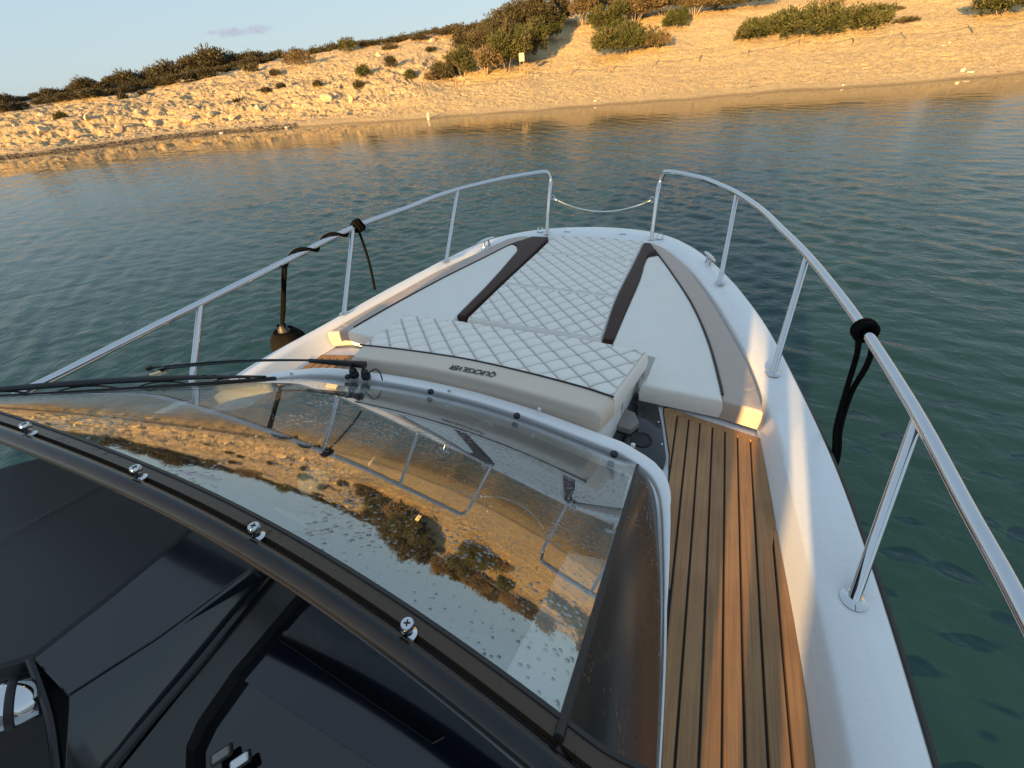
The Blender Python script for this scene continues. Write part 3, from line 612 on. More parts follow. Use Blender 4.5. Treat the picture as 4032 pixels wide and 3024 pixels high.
def limbs(seed, h, spread, n=5, r0=.07, up=.55):
    rsx = random.Random(seed); b = B()
    for i in range(n):
        a = i*6.283/n + rsx.uniform(-.5,.5); P = [(0,0,-.25)]; d = spread*rsx.uniform(.5,1); hh = h*rsx.uniform(.55,.95)
        for t in (.3,.6,1.0): P.append((math.cos(a)*d*t**.8+rsx.uniform(-.06,.06), math.sin(a)*d*t**.8+rsx.uniform(-.06,.06), hh*t**up))
        P = spline(P, 9); V, F = tube(P, np.linspace(r0*rsx.uniform(.6,1.1), r0*.18, 9), 6); b.add(V, F)
    return b
def shrub(name, p, lobes, n, leaf, mat_, label, seed, group=None, tone=0, limb=None, cat='shrub', rot=0):
    e = empty(name, tuple(p), label, cat, group); V, F, T = crown(seed, lobes, n, leaf, tone=tone)
    o = mk('foliage', V, F, mat_, None, False, T); o.parent = e
    if limb: 
        h, sp, k, r0 = limb; b = limbs(seed, h, sp, k, r0); q = b.build('branch', BARK, None); q.parent = e
    e.rotation_euler = (0, 0, rot); return e
def spot(px_, py_, sink=.05):
    p, t = ground_hit(px_, py_); return np.array([p[0], p[1], ground_z(p[0], p[1])-sink]), t
def px2m(px_, py_, t):              # metres per survey pixel, across and upwards, at range t
    d = ray(px_, py_); d1 = ray(px_+1, py_); d2 = ray(px_, py_-1)
    return t*np.linalg.norm(d1-d), t*np.linalg.norm(d2-d)

# shrubs standing singly on the rocky slope:   x, y(base), width px, height px, kind, label
SL = [(755,112,52,32,'G','yellow-green bushy shrub just under the crest of the slope'),(790,163,46,27,'G','round bright green shrub alone on the rocky slope'),(648,142,88,34,'B','wide brownish shrub in the upper middle of the slope'),
 (545,155,38,20,'D','small dark shrub left of the wide brownish shrub'),(593,163,28,17,'D','tiny dark shrub below the wide brownish shrub'),(846,146,34,26,'D','dark pointed shrub between two green shrubs on the slope'),(884,166,34,20,'G','small green shrub near the start of the rope fence'),
 (777,188,38,18,'D','low dark shrub below the round bright green one'),(842,106,40,14,'D','low shrub cushion near the crest, right of the yellow-green one'),(930,110,32,12,'G','flat green cushion plant near the big shrub mass'),(575,198,34,11,'D','flat dark cushion plant in the middle of the slope'),
 (135,254,54,17,'G','long low green shrub on the left slope above the cliff'),(202,205,30,11,'G','small round green shrub under the ridge hedge'),(268,214,36,16,'D','dark low shrub on the upper left slope'),(690,186,26,10,'D','little dark tuft below the crest of the slope'),
 (515,220,24,9,'D','tiny dark tuft above the cliff end'),(422,168,60,20,'D','broad dark shrub at the lower edge of the ridge hedge'),(312,206,26,10,'D','small dark tuft above the left cliff'),(605,188,26,9,'D','tiny tuft right of the flat dark cushion'),(925,170,36,18,'B','dry brown shrub behind the first fence post'),(110,215,36,10,'D','flat dark cushion under the left end of the hedge'),(1956,48,62,11,'D','flat grey-green shrub on the dune at upper right'),(1930,24,40,8,'D','smaller flat shrub above the grey-green one on the dune')]
for i, (a, b, w, h, k, lab) in enumerate(SL):
    p, t = spot(a, b); mx_, my_ = px2m(a, b, t); W, H = w*mx_*.5, h*my_; rs1 = random.Random(100+i)
    lobes = [(rs1.uniform(-.45,.45)*W, rs1.uniform(-.3,.3)*W, H*.35, W*rs1.uniform(.45,.65), W*.5, H*rs1.uniform(.5,.65)) for _ in range(4)]
    shrub('slope_shrub', p, lobes, int(260+W*H*500), .10, {'G':LEAF_G,'D':LEAF_D,'B':LEAF_B}[k], lab, 200+i, 'shrubs dotted over the slope', limb=(H*.7, W*.6, 4, .025))

# the dark hedge of wind-bent junipers along the ridge, left to right
protos = []
for i in range(6):
    rs1 = random.Random(40+i); lobes = [(rs1.uniform(-.8,.8), rs1.uniform(-.35,.35), rs1.uniform(.28,.6), rs1.uniform(.45,.75), .55, rs1.uniform(.35,.6)) for _ in range(6)]
    V, F, T = crown(70+i, lobes, 1500, .10, tone=-.02)
    mf = mk('foliage', V, F, LEAF_D, None, False, T); bb = limbs(70+i, .8, .8, 5, .04); bq = bb.build('branch', BARK, None); protos.append((mf.data, bq.data)); bpy.data.objects.remove(mf); bpy.data.objects.remove(bq)
HX = [0,100,220,300,400,470,540,620,700,800,900,1000,1060]; HY = [226,206,190,176,160,143,124,108,95,82,68,52,44]
hh = [(-14,40,34),(20,44,36),(52,30,22),(80,40,22),(112,44,26),(140,50,28),(172,62,34),(196,50,40),(222,58,32),(252,60,36),(280,60,42),(308,62,48),(338,62,44),(366,66,46),(396,72,52),(428,76,56),(462,80,58),(490,58,44),(520,54,34),(548,52,36),(578,44,26),(604,40,24),(634,42,22),(660,40,20),(690,42,22),(720,38,22),(752,42,26),(782,38,22),(816,44,18),(850,46,20),(884,40,20),(918,44,18),(952,46,20),(984,44,22),(1018,40,20),(1046,44,24)]
place_l = ['leftmost, cut by the picture edge', 'second from the left edge']
for i, (a, w, h) in enumerate(hh):
    b = np.interp(a, HX, HY) + (8 if a > 560 else 3); p, t = spot(a, b, .1); w *= 1.1; h *= 1.2 if a > 560 else (.66 if a < 240 else .78); mx_, my_ = px2m(a, b, t)
    e = empty('ridge_juniper', tuple(p)); sx = w*mx_*.62; sz = h*my_*1.02
    me_, br_ = protos[i % 6]
    for nm, dat in (('foliage', me_), ('branch', br_)):
        q = bpy.data.objects.new(nm, dat); COL.objects.link(q); q.parent = e
    e.scale = (sx, sx, sz); e.rotation_euler = (0, 0, (i*2.1) % 6.28)
    nth = ['first','second','third','fourth','fifth','sixth','seventh','eighth','ninth','tenth','eleventh','twelfth','thirteenth','fourteenth','fifteenth','sixteenth','seventeenth','eighteenth','nineteenth','twentieth'][i if i < 18 else len(hh)-1-i]
    tag(e, 'dark wind-bent juniper in the ridge hedge, %s from the %s' % (nth, 'left edge' if i < 18 else 'right end'), 'shrub', 'junipers along the ridge')

for i, (a, w, h) in enumerate(((10,52,26),(48,44,20),(92,50,18),(128,46,20),(160,56,22),(206,60,24),(240,52,22),(276,60,24),(322,64,26),(360,56,24),(398,60,26),(446,64,28),(484,50,22),(530,60,20),(566,46,18),(618,60,22),(668,50,18),(706,46,16),(800,50,18),(868,56,20),(906,44,16),(966,60,22),(1004,50,20))):
    b = np.interp(a, HX, HY) + 17; p, t = spot(a, b, .1); mx_, my_ = px2m(a, b, t); e = empty('ridge_shrub', tuple(p)); me_, br_ = protos[(i*5+2) % 6]
    for nm, dat in (('foliage', me_), ('branch', br_)):
        q = bpy.data.objects.new(nm, dat); COL.objects.link(q); q.parent = e
    e.scale = (w*mx_*.55, w*mx_*.55, h*my_*.8); e.rotation_euler = (0, 0, (i*1.7) % 6.28)
    nth = ['first','second','third','fourth','fifth','sixth','seventh','eighth','ninth','tenth','eleventh','twelfth'][i if i < 12 else 22-i]
    tag(e, 'low shrub in front of the ridge hedge, %s from the %s' % (nth, 'left edge' if i < 12 else 'right end'), 'shrub', 'low shrubs before the ridge hedge')
# the large shrub mass beside the sign and the thickets on the dune; x, base y, width, height, kind, label, trunks
BG = [(957,170,60,40,'D','low dark juniper at the left foot of the big thicket',0),(1000,166,92,62,'G','green juniper left of the sign, under the taller ones',0),(1050,163,80,66,'B','dry brown brushwood bush left of the sign',1),(1096,156,96,86,'G','dense green juniper directly behind the sign',0),
 (1022,118,100,62,'D','dark juniper on the slope left of the tall ones',0),(1072,128,104,84,'D','dark juniper between the brushwood and the tall junipers',0),(1143,134,92,86,'G','green juniper right behind the sign, next to the sand',0),(1060,84,80,44,'D','dark juniper on the crest left of the tallest',0),
 (1112,100,120,100,'D','tall dark juniper rising over the sign',1),(1160,92,116,106,'D','tallest juniper of the thicket, breaking the skyline',1),(1196,90,62,66,'G','green juniper at the right end of the thicket by the sand gap',0),(1212,52,60,64,'D','dark juniper behind the sand gap on the crest',0),
 (1262,56,84,76,'B','grey-brown shrub tree with bare trunks at the top of the gap',1),(1308,74,86,74,'G','dark green juniper right of the sand gap',0),(1352,118,158,82,'G','broad bright green juniper alone on the sand slope',0),(1418,106,66,42,'B','dry brown bush at the right side of the broad green juniper',1),(1310,30,90,50,'D','dark juniper on the crest above the sand gap',1),
 (1372,52,110,72,'B','brownish shrub tree with bare trunks behind the broad juniper',1),(1458,62,64,44,'G','small green juniper on the sand under the crest trees',0),(1432,34,104,64,'D','dark juniper on the crest above the small green one',1),(1500,34,104,60,'B','olive-brown shrub tree leaning over the dune edge',1),(1562,22,86,52,'D','dark juniper on the crest left of the big spreading bush',0),
 (2165,33,170,58,'G','green juniper at the upper right corner',0)]
for i, (a, b, w, h, k, lab, tr) in enumerate(BG):
    p, t = spot(a, b, .12); mx_, my_ = px2m(a, b, t); W, H = w*mx_*.5, h*my_; rs1 = random.Random(300+i)
    lobes = [(rs1.uniform(-.6,.6)*W, rs1.uniform(-.4,.4)*W, H*rs1.uniform(.32,.72), W*rs1.uniform(.32,.55), W*rs1.uniform(.32,.5), H*rs1.uniform(.26,.42)) for _ in range(9)]
    if tr: lobes = [(l[0], l[1], max(l[2], H*.5), l[3], l[4], l[5]) for l in lobes]
    shrub('juniper', p, lobes, int(1100+W*H*620), .125, {'G':LEAF_G,'D':LEAF_D,'B':LEAF_B}[k], lab, 400+i, 'thickets on the dune', limb=(H*.9, W*.8, 7 if tr else 4, .06 if tr else .03))
p, t = spot(1752, 74, .1); mx_, my_ = px2m(1752, 74, t)
W = 168*mx_; H = 112*my_
lobes = []
rs1 = random.Random(5)
for i in range(22):
    u = rs1.uniform(-1, 1); lobes.append((u*W*.86, rs1.uniform(-1.6,2.6), H*rs1.uniform(.12,.42)*(1-.45*abs(u)), W*.17, 1.2, H*.30*(1-.35*abs(u))))
shrub('spreading_juniper', p, lobes, 11500, .13, LEAF_G, 'very wide low spreading green bush on the dune above the rope fence', 77, limb=(H*.6, W*.5, 9, .05))
# crest growth beyond the top of the picture (mirrored in the windscreen)
for i, (az, r_, W, H) in enumerate(((-10,51,1.6,1.7),(-6,53,1.8,1.6),(-2,50,1.5,1.5),(3,52,2.0,1.8),(8,53,1.8,1.7),(14,54,2.0,1.6),(20,56,2.0,1.8))):
    x, y = CAM[0]+r_*math.sin(R(az)), r_*math.cos(R(az)); rs1 = random.Random(900+i)
    lobes = [(rs1.uniform(-.7,.7)*W, rs1.uniform(-.5,.5)*W, H*.45, W*.45, W*.45, H*.45) for _ in range(6)]
    shrub('crest_juniper', (x, y, ground_z(x, y)-.1), lobes, 1500, .15, LEAF_D, 'juniper on the dune crest mirrored in the windscreen, %s from the left' % ['first','second','third','fourth','fifth','sixth','seventh'][i], 800+i, 'crest junipers seen mirrored')

# ------------------------------------------------------------------ rope fence and sign
fence = empty('rope_fence', (0,0,0), 'low rope fence with wooden posts along the top of the beach', 'fence')
FP = [(912,196),(986,189),(1061,181),(1141,171),(1232,163),(1317,156),(1408,146),(1508,136),(1612,123),(1725,107.5),(1844,97.5),(1959,85.5),(2105,72.5),(2235,60)]
tops = []
for i, (a, b) in enumerate(FP):
    p, t = spot(a, b, 0); hgt = .64 + .05*math.sin(i*2.3); tilt = Vector((math.sin(i*1.7)*.03, math.cos(i*2.1)*.03, 0))
    P = [p + np.array([0,0,-.2]), p + np.array(tilt)*.5 + [0,0,hgt*.5], p + np.array(tilt) + [0,0,hgt]]
    V, F = tube(spline(P, 5), .042, 8); bb = B().add(V, F); bb.build('post', POSTW, fence); tops.append(p + np.array(tilt)*.8 + [0,0,hgt*.8])
for i in range(len(tops)-1):
    a, b = tops[i], tops[i+1]; sag = .20 + .06*math.sin(i*3.1); Q = []
    for t in np.linspace(0, 1, 15):
        q = a*(1-t)+b*t; q = q + np.array([0,0,-sag*4*t*(1-t)]); q[2] = max(q[2], ground_z(q[0], q[1])+.03); Q.append(q)
    V, F = tube(Q, .017, 6); B().add(V, F).build('rope', FROPE, fence)
p, t = spot(1129, 168, 0)
dvec = CAM-p; dvec[2] = 0; dvec /= np.linalg.norm(dvec); rz = math.atan2(dvec[0], -dvec[1])*-1 + .0
sidev = np.array([-dvec[1], dvec[0], 0]); sign = empty('warning_sign', tuple(p), 'small pale notice board on two thin posts above the beach', 'sign')
mpx, mpy = px2m(1129, 150, t); HT = 54*mpy; PW = 10*mpx; PHh = 17.5*mpy
def sbox(name, cu, cz, w, h, d, off, mat_, parent):
    c = p + sidev*cu + np.array([0,0,cz]) + dvec*off; rot = Matrix((tuple(sidev), tuple(dvec), (0,0,1))).transposed()
    V, F = box(c, (w, d, h), bev=.004, rot=rot); return fix_normals(mk(name, V, F, mat_, parent))
for s_ in (-1, 1): sbox('post', s_*PW*.42, HT*.5-.15, .045, HT*.66+.3, .045, -.03, POSTW, sign)
pan = sbox('panel', 0, HT-PHh*.5, PW*1.06, PHh, .03, .02, SIGNW, sign)
sbox('heading_print', 0, HT-PHh*.12, PW*.6, PHh*.09, .004, .038, SIGNH, pan)
# pictogram: a slanted figure shape under the heading
for (u0, v0, u1, v1, w) in ((-.30,.62,-.05,.40,.09),(-.05,.40,.16,.24,.13),(.16,.24,.30,.18,.07),(.05,.30,.05,.12,.06),(-.16,.5,-.02,.56,.06)):
    a = p + sidev*u0*PW*-1 + np.array([0,0,HT-PHh+v0*PHh]) + dvec*.042; b = p + sidev*u1*PW*-1 + np.array([0,0,HT-PHh+v1*PHh]) + dvec*.042
    V, F = tube([a, (a+b)/2, b], w*PW*.5, 6); mk('pictogram_stroke', V, F, SIGNK, pan)

# ================================================================== BOAT
boat = empty('motor_boat', (0, 0, 0.6), 'white motor boat with cushioned bow, steel rails and raked windscreen, seen from the helm', 'boat')
def zg(y): return np.interp(y, [1.5, 2.3, 3.06], [1.152, 1.140, 1.084])
def zp(y): return np.interp(y, [1.3, 2.09, 2.66, 3.06], [1.136, 1.122, 1.098, 1.085])
def zd(y): return np.interp(y, [1.3, 3.05], [1.046, 1.000])
def on(px_, py_, zf, n=12):
    z = 1.1
    for _ in range(n): p = at(px_, py_, z); z = float(zf(p[1]))
    return p

# ---- hull: gunwale stations (outer edge / inner foot) ----------------------------------------------
S_out = [(1290,497),(1345,499),(1395,505),(1470,525),(1540,575),(1600,640),(1650,705),(1700,800),(1740,880),(1790,985),(1845,1130),(1900,1300),(1950,1460),(2000,1640)]
S_in  = [(1290,514),(1350,521),(1402,529),(1442,541),(1482,575),(1517,620),(1562,690),(1612,780),(1645,872),(1647,960),(1674,1120),(1707,1290),(1736,1460),(1761,1650)]
P_out = [(1290,497),(1235,497),(1185,500),(1110,510),(1040,530),(960,570),(850,627),(740,690),(640,745),(535,805)]
P_in  = [(1290,514),(1235,511),(1185,511),(1125,514),(1068,533),(988,568),(878,627),(788,676),(706,722),(630,808)]
def gunwale(out, inn, sgn):
    O = [on(a, b, lambda y: zg(y)-.035) for a, b in out]; I = []
    for k, (a, b) in enumerate(inn):
        p = on(a, b, zp if k < 9 else (lambda y: zd(y)+.004)); p[2] = zd(p[1])+.004; I.append(p)
    x0 = O[-1][0]; y0 = O[-1][1]; i0 = I[-1][0]
    for yy, dx in ((-.4,.01),(-1.4,.02),(-2.8,.0),(-4.2,-.05)): O.append(np.array([x0+sgn*dx, yy, 1.115])); I.append(np.array([i0+sgn*dx, yy, 1.05]))
    def sm(P):
        P = spline(np.array(P), 160)
        for _ in range(14): P[1:-1] = P[1:-1]*.5 + (P[:-2]+P[2:])*.25
        return P
    return sm(O), sm(I)
So, Si = gunwale(S_out, S_in, 1); Po, Pi = gunwale(P_out, P_in, -1)
def gunwale_mesh(O, I, flip):
    V = []; n = len(O); prof_n = 10
    for o_, i_ in zip(O, I):
        w = i_-o_; w2 = np.array([w[0], w[1], 0]); L = np.linalg.norm(w2); w2 /= L; top = zg(o_[1]); z_in = i_[2]
        def q(d, z): return (o_[0]+w2[0]*d, o_[1]+w2[1]*d, z)
        V += [q(.30, -.25), q(.015, top-.16), q(-.004, top-.055), q(0, top-.035), q(.008, top-.014), q(.022, top-.003), q(.036, top), q(max(.04, L-.055), top-.002), q(max(.045, L-.034), top-.014), q(L-.006, z_in+.012), q(L+.01, z_in)]
    m_ = 11; F = []
    for i in range(n-1):
        for k in range(m_-1):
            f = (i*m_+k, i*m_+k+1, (i+1)*m_+k+1, (i+1)*m_+k); F.append(f if not flip else f[::-1])
    return V, F
V, F = gunwale_mesh(So, Si, False); V2, F2 = gunwale_mesh(Po, Pi, True)
hull = B().add(V, F).add(V2, F2).build('hull', GEL, boat, sharp=50)
for O, nm in ((So, 1), (Po, -1)):   # black rub rail
    off = [np.array([o_[0], o_[1], zg(o_[1])-.062]) for o_ in O]; C = np.array([0, 1.0, 1.1]); Q = []
    T, N, Bn = frames(np.array(off))
    for o_, t_ in zip(off, T):
        nn = np.array([t_[1], -t_[0], 0])*nm; nn /= np.linalg.norm(nn)
        if nn[0]*nm < 0 and abs(o_[0]) > .3: nn = -nn
        Q.append(o_ + nn*.010)
    V, F = tube(Q, .021, 10); B().add(V, F).build('rub_rail', BLK_R, hull)
# deck sheet
V = []; n = len(Si)
for a, b in zip(Pi, Si):
    for t in np.linspace(0, 1, 13): p = a*(1-t)+b*t; V.append((p[0], p[1], float(zd(p[1]))-.001))
F = [(i*13+k, i*13+k+1, (i+1)*13+k+1, (i+1)*13+k) for i in range(n-1) for k in range(12)]
deck = mk('deck', V, F, GEL_NS, boat, True)

# ---- teak side decks ------------------------------------------------------------------------------
ZT = 1.0575
edge_in = np.array([(.654,1.319),(.704,1.07),(.719,.863),(.744,.628),(.755,.447),(.769,.242),(.785,-.2),(.80,-.8)])
edge_out = np.array([(.987,1.24),(1.002,1.036),(1.017,.796),(1.030,.615),(1.037,.476),(1.038,.346),(1.045,-.2),(1.05,-.8)])
def xin(y): return np.interp(y, edge_in[::-1,1], edge_in[::-1,0])
def xout(y): return np.interp(y, edge_out[::-1,1], edge_out[::-1,0])
def yfront(x): return np.interp(x, [.654,.987], [1.319,1.240])
seams = [(.7135,1.098),(.7545,.690),(.793,-.8),(.835,-.8),(.876,-.8),(.916,-.8),(.956,-.8),(.998,-.8)]   # x, aft end
Gp = .0028
def plank_strip(parent, xa, xb, ya, yb, sgn, name='plank'):
    """one plank between x-limits (functions of y), from ya to yb, chamfered"""
    ys = np.linspace(ya, yb, 26); V = []
    for y in ys:
        a, b = xa(y), xb(y)
        if b-a < .0015: b = a+.0015
        c = min(.0012, (b-a)*.3)
        for x, z in ((a, ZT-.010), (a, ZT-c), (a+c, ZT), (b-c, ZT), (b, ZT-c), (b, ZT-.010)): V.append((sgn*x, y, z))
    F = []
    for i in range(len(ys)-1):
        for k in range(5):
            f = (i*6+k, i*6+k+1, (i+1)*6+k+1, (i+1)*6+k); F.append(f if sgn > 0 else f[::-1])
    F.append(tuple(range(6)) if sgn < 0 else tuple(range(6))[::-1]); F.append(tuple((len(ys)-1)*6+k for k in (range(6) if sgn > 0 else range(5,-1,-1))))
    return mk(name, V, F, TEAK, parent, False)
FM = .030                            # margin board at the forward end
def side_deck(sgn):
    base_in = lambda y: xin(y); base_out = lambda y: xout(y)
    ys = np.linspace(-.8, 1.325, 60); V = []
    for y in ys:
        a = max(xin(y), .654 + max(0, y-1.319)); b = xout(min(y, 1.24)) if y < 1.24 else np.interp(y, [1.24,1.319], [.987,.654])
        V += [(sgn*a, y, ZT-.0095), (sgn*max(a, b), y, ZT-.0095)]
    F = [((2*i), 2*i+1, 2*i+3, 2*i+2) if sgn > 0 else (2*i+2, 2*i+3, 2*i+1, 2*i) for i in range(len(ys)-1)]
    sd = mk('side_deck', V, F, BLK_R, boat, False)
    xs = [None]+[s_[0] for s_ in seams]+[None]
    for i in range(9):
        l_, r_ = xs[i], xs[i+1]
        def fa(y, l_=l_, i=i): 
            e = xin(y)+.002
            if l_ is None: return e
            return max(e, l_+Gp)
        def fb(y, r_=r_):
            e = xout(y)-.002
            if r_ is None or (r_ > .99 and y > .874): return e
            return min(e, r_-Gp)
        yb = float(yfront((l_ or .66)+.02))-FM
        if i == 8: yb = .869 if sgn else 0
        ya = -.8
        if i == 0: ya = 1.02
        if i == 1: ya = .60
        if i == 8:
            plank_strip(sd, lambda y: .998+Gp, lambda y: max(xout(y)-.002, .9985+Gp), -.8, .868, sgn)
        else:
            fb2 = fb
            plank_strip(sd, fa, fb2, ya, yb, sgn)
    # margin board across the forward end (a thin wedge-ended strip)
    V = []; F = []; n_ = 16
    for k in range(n_+1):
        x = .664 + (.985-.664)*k/n_; y1 = float(yfront(x))-.004; y0 = float(yfront(x+.0))-FM-.0005
        if k == 0: y1 -= .008
        V += [(sgn*x, y0, ZT-.010), (sgn*x, y0, ZT-.0001), (sgn*x, y1-.001, ZT-.0001), (sgn*x, y1, ZT-.001), (sgn*x, y1, ZT-.010)]
    for k in range(n_):
        for j in range(4):
            f = (k*5+j, k*5+j+1, (k+1)*5+j+1, (k+1)*5+j); F.append(f[::-1] if sgn > 0 else f)
    fix_normals(mk('margin_board', V, F, TEAK, sd, False))
    return sd
side_deck(1); side_deck(-1)

# ---- locker panel beside the seat (starboard) -------------------------------------------------------
def poly_prism(name, pts, z1, z0, mat_, parent, bev=.004, smooth=True):
    pts = np.array(pts, float); n = len(pts); c = pts.mean(0)
    V = []; 
    area = .5*sum(pts[i][0]*pts[(i+1)%n][1]-pts[(i+1)%n][0]*pts[i][1] for i in range(n))
    if area < 0: pts = pts[::-1]
    rings = [(0, z0), (0, None), (bev*.3, None), (bev, None)]
    nx = []
    for i in range(n):
        e1 = pts[i]-pts[i-1]; e2 = pts[(i+1)%n]-pts[i]; e1 /= np.linalg.norm(e1)+1e-9; e2 /= np.linalg.norm(e2)+1e-9
        n1 = np.array([-e1[1], e1[0]]); n2 = np.array([-e2[1], e2[0]]); q = n1+n2; q /= np.linalg.norm(q)+1e-9; q /= max(.35, np.dot(q, n1)); nx.append(q)
    nx = np.array(nx); zt = z1 if callable(z1) else (lambda x, y: z1)
    for ins, zz in rings:
        for i in range(n):
            p = pts[i]+nx[i]*ins
            z = zz if zz is not None and not callable(zz) else (zz(p[0], p[1]) if callable(zz) else zt(p[0], p[1]) - (bev if ins == 0 else (bev*.3 if ins < bev else 0)))
            V.append((p[0], p[1], z))
    F = []
    for r_ in range(3):
        for i in range(n): j = (i+1) % n; F.append((r_*n+i, r_*n+j, (r_+1)*n+j, (r_+1)*n+i))
    F.append(tuple(3*n+i for i in range(n)))
    return mk(name, V, F, mat_, parent, smooth, sharp=40)
def soften(pts, k=3):                # round the corners of an outline
    P = np.array(pts, float); out = []
    for i in range(len(P)):
        a, b, c = P[i-1], P[i], P[(i+1) % len(P)]; r_ = min(.018, .35*np.linalg.norm(a-b), .35*np.linalg.norm(c-b)); p1 = b+(a-b)/np.linalg.norm(a-b)*r_; p2 = b+(c-b)/np.linalg.norm(c-b)*r_
        for t in np.linspace(0, 1, k+1): out.append((1-t)**2*p1+2*t*(1-t)*b+t*t*p2)
    return np.array(out)
lock = poly_prism('locker_panel', soften([(.46,1.372),(.628,1.356),(.668,1.195),(.698,1.04),(.692,.99),(.60,.985),(.46,1.05)]), 1.060, 1.047, PANEL, boat, .002)
for x, y in ((.565,1.358),(.618,1.345),(.652,1.215),(.676,1.105)):
    V, F = lathe([(.0001,.0025),(.003,.0022),(.0042,.0010),(.0042,0)][::-1], 12, (x, y, 1.0602)); mk('screw', V, F, CHROME_D, lock, True)
V, F = box((.592, 1.258, 1.0607), (.016, .070, .0012), rz=.12, bev=.0005); mk('finger_slot', V, F, BLK_R, lock)
V, F = lathe([(.030,0),(.037,.0005),(.038,.003),(.035,.004),(.031,.003),(.0305,-.002),(.001,-.0022)], 28, (.606,1.105,1.0605)); fix_normals(mk('cup_holder', V, F, BLK_R, lock, True))
tray = poly_prism('seat_side_tray', [(.50,1.13),(.565,1.12),(.588,1.165),(.565,1.215),(.50,1.235)], 1.085, 1.058, GREYP, boat, .003)

# ---- seat moulding under the rear cushion ------------------------------------------------------------
poly_prism('seat_base', soften([(-.555,1.455),(.555,1.43),(.545,1.38),(.505,1.05),(.478,.985),(-.50,1.01),(-.53,1.09)]), lambda x, y: np.interp(y, [1.05,1.45], [1.198,1.138]), 1.03, GEL, boat, .012)
V, F = box((.5115, 1.135, 1.12), (.006, .105, .055), rz=-.14, bev=.002); mk('speaker_recess', V, F, BLK_R, boat)

# ---- bow rails ---------------------------------------------------------------------------------------
def rail_side(s):
    """s=+1 starboard; joints measured on the picture"""
    if s > 0:
        q = [at(1416,512,1.30), np.array([.383,3.085,1.10])]
        top = [np.array([.382,3.140,1.36]), np.array([.386,3.178,1.425]), np.array([.402,3.178,1.476]), np.array([.432,3.150,1.503])]
        top += [at(1510,383.5,1.510), at(1555,400,1.511), at(1592,417.5,1.510), at(1642,451,1.506), at(1690,497,1.501), at(1742,549,1.494), at(1800,620,1.486), at(1862,705,1.478), at(1972,880,1.462), at(2090,1100,1.442), at(2220,1340,1.424)]
        top += [np.array([1.235,.15,1.39]), np.array([1.24,-.35,1.36])]
        bases = [((1555,610),(1590,423)), ((1669,806),(1742,557)), ((1843,1296),(1971,897))]
        base0 = (1407,517)
    else:
        top = [np.array([-.382,3.140,1.36]), np.array([-.384,3.178,1.425]), np.array([-.398,3.178,1.476]), np.array([-.428,3.150,1.503])]
        top += [at(1096,384,1.509), at(1037,397.5,1.510), at(990,409.5,1.509), at(938,426,1.505), at(880,449,1.500), at(765,491,1.492), at(605,570,1.482), at(440,652,1.464), at(290,727,1.452), at(135,806,1.44), at(0,876,1.43)]
        top += [np.array([-1.235,.15,1.39]), np.array([-1.24,-.35,1.36])]
        bases = [((964,563),(990,414)), ((743,677),(764,496)), (None,(440,658))]
        base0 = (1181,505)
    b0 = on(base0[0], base0[1], lambda y: zg(y)+.002)
    if s > 0: pts = [b0] + top
    else: pts = [b0] + top
    path = spline(np.array(pts), 150)
    V, F = tube(path, .0138, 14); rail = B().add(V, F).build('bow_rail', CHROME, boat)
    feet = [b0]
    for bs, tp in bases:
        # foot on the gunwale, head on the rail: nearest rail point to the sight line
        d = ray(*tp); w = path-CAM; t = w@d; dist = np.linalg.norm(w - t[:,None]*d, axis=1); hd = path[np.argmin(dist)]
        if bs is None: ft = np.array([-1.115, .66, 1.152])
        else: ft = on(bs[0], bs[1], lambda y: zg(y)+.001)
        V, F = tube([ft, ft*.5+hd*.5, hd], .0118, 12); B().add(V, F).build('stanchion', CHROME, rail); feet.append(ft)
    for f in feet:
        V, F = lathe([(.0255,0),(.0255,.0022),(.022,.0045),(.015,.0065),(.0125,.009)], 24, (f[0], f[1], zg(f[1])+.0005)); B().add(V, F).build('base_flange', CHROME, rail)
    # eye for the gate line
    c = np.array([s*.366, 3.128, 1.335]); ring = [c + np.array([-s*.012+.014*math.cos(a), 0, .017*math.sin(a)]) for a in np.linspace(0, 2*math.pi, 16, endpoint=False)]
    V, F = tube(ring, .0028, 6, closed=True); B().add(V, F).build('eye', CHROME, rail)
    return rail, path
railS, pathS = rail_side(1); railP, pathP = rail_side(-1)

# ---- cleats and fairleads ------------------------------------------------------------------------------
def cleat(c, d, up=(0,0,1)):
    d = np.array(d, float); d /= np.linalg.norm(d); c = np.array(c, float); b = B()
    P = [c + d*t + np.array([0,0,.045 - .004*abs(t/.075)**3]) for t in np.linspace(-.078, .078, 15)]
    V, F = tube(P, [.0048+.0052*(1-abs(t)**2) for t in np.linspace(-1, 1, 15)], 10); b.add(V, F)
    for s_ in (-1, 1):
        V, F = tube([c + d*s_*.026 + [0,0,-.004], c + d*s_*.024 + [0,0,.02], c + d*s_*.021 + [0,0,.042]], [.011,.0065,.0075], 10); b.add(V, F)
    return b.build('cleat', CHROME_D, boat)
cS = on(1526, 567, zg); cleat((cS[0]+.012, cS[1], zg(cS[1])-.004), (-.42, 1, 0))
cP = on(1052, 530, zg); cleat((cP[0]-.004, cP[1], zg(cP[1])-.004), (.45, 1, 0))
for (a, b) in ((1425,516),(1167,501)):
    p = on(a, b, zg); bb = B(); V, F = box((p[0], p[1], p[2]+.005), (.040,.046,.010), bev=.003); bb.add(V, F)
    for s_ in (-1, 1):
        V, F = tube([p+[s_*.016,-.018,.004], p+[s_*.019,0,.024], p+[s_*.010,.014,.030]], [.006,.0055,.004], 8); bb.add(V, F)
    bb.build('fairlead', CHROME_D, boat)
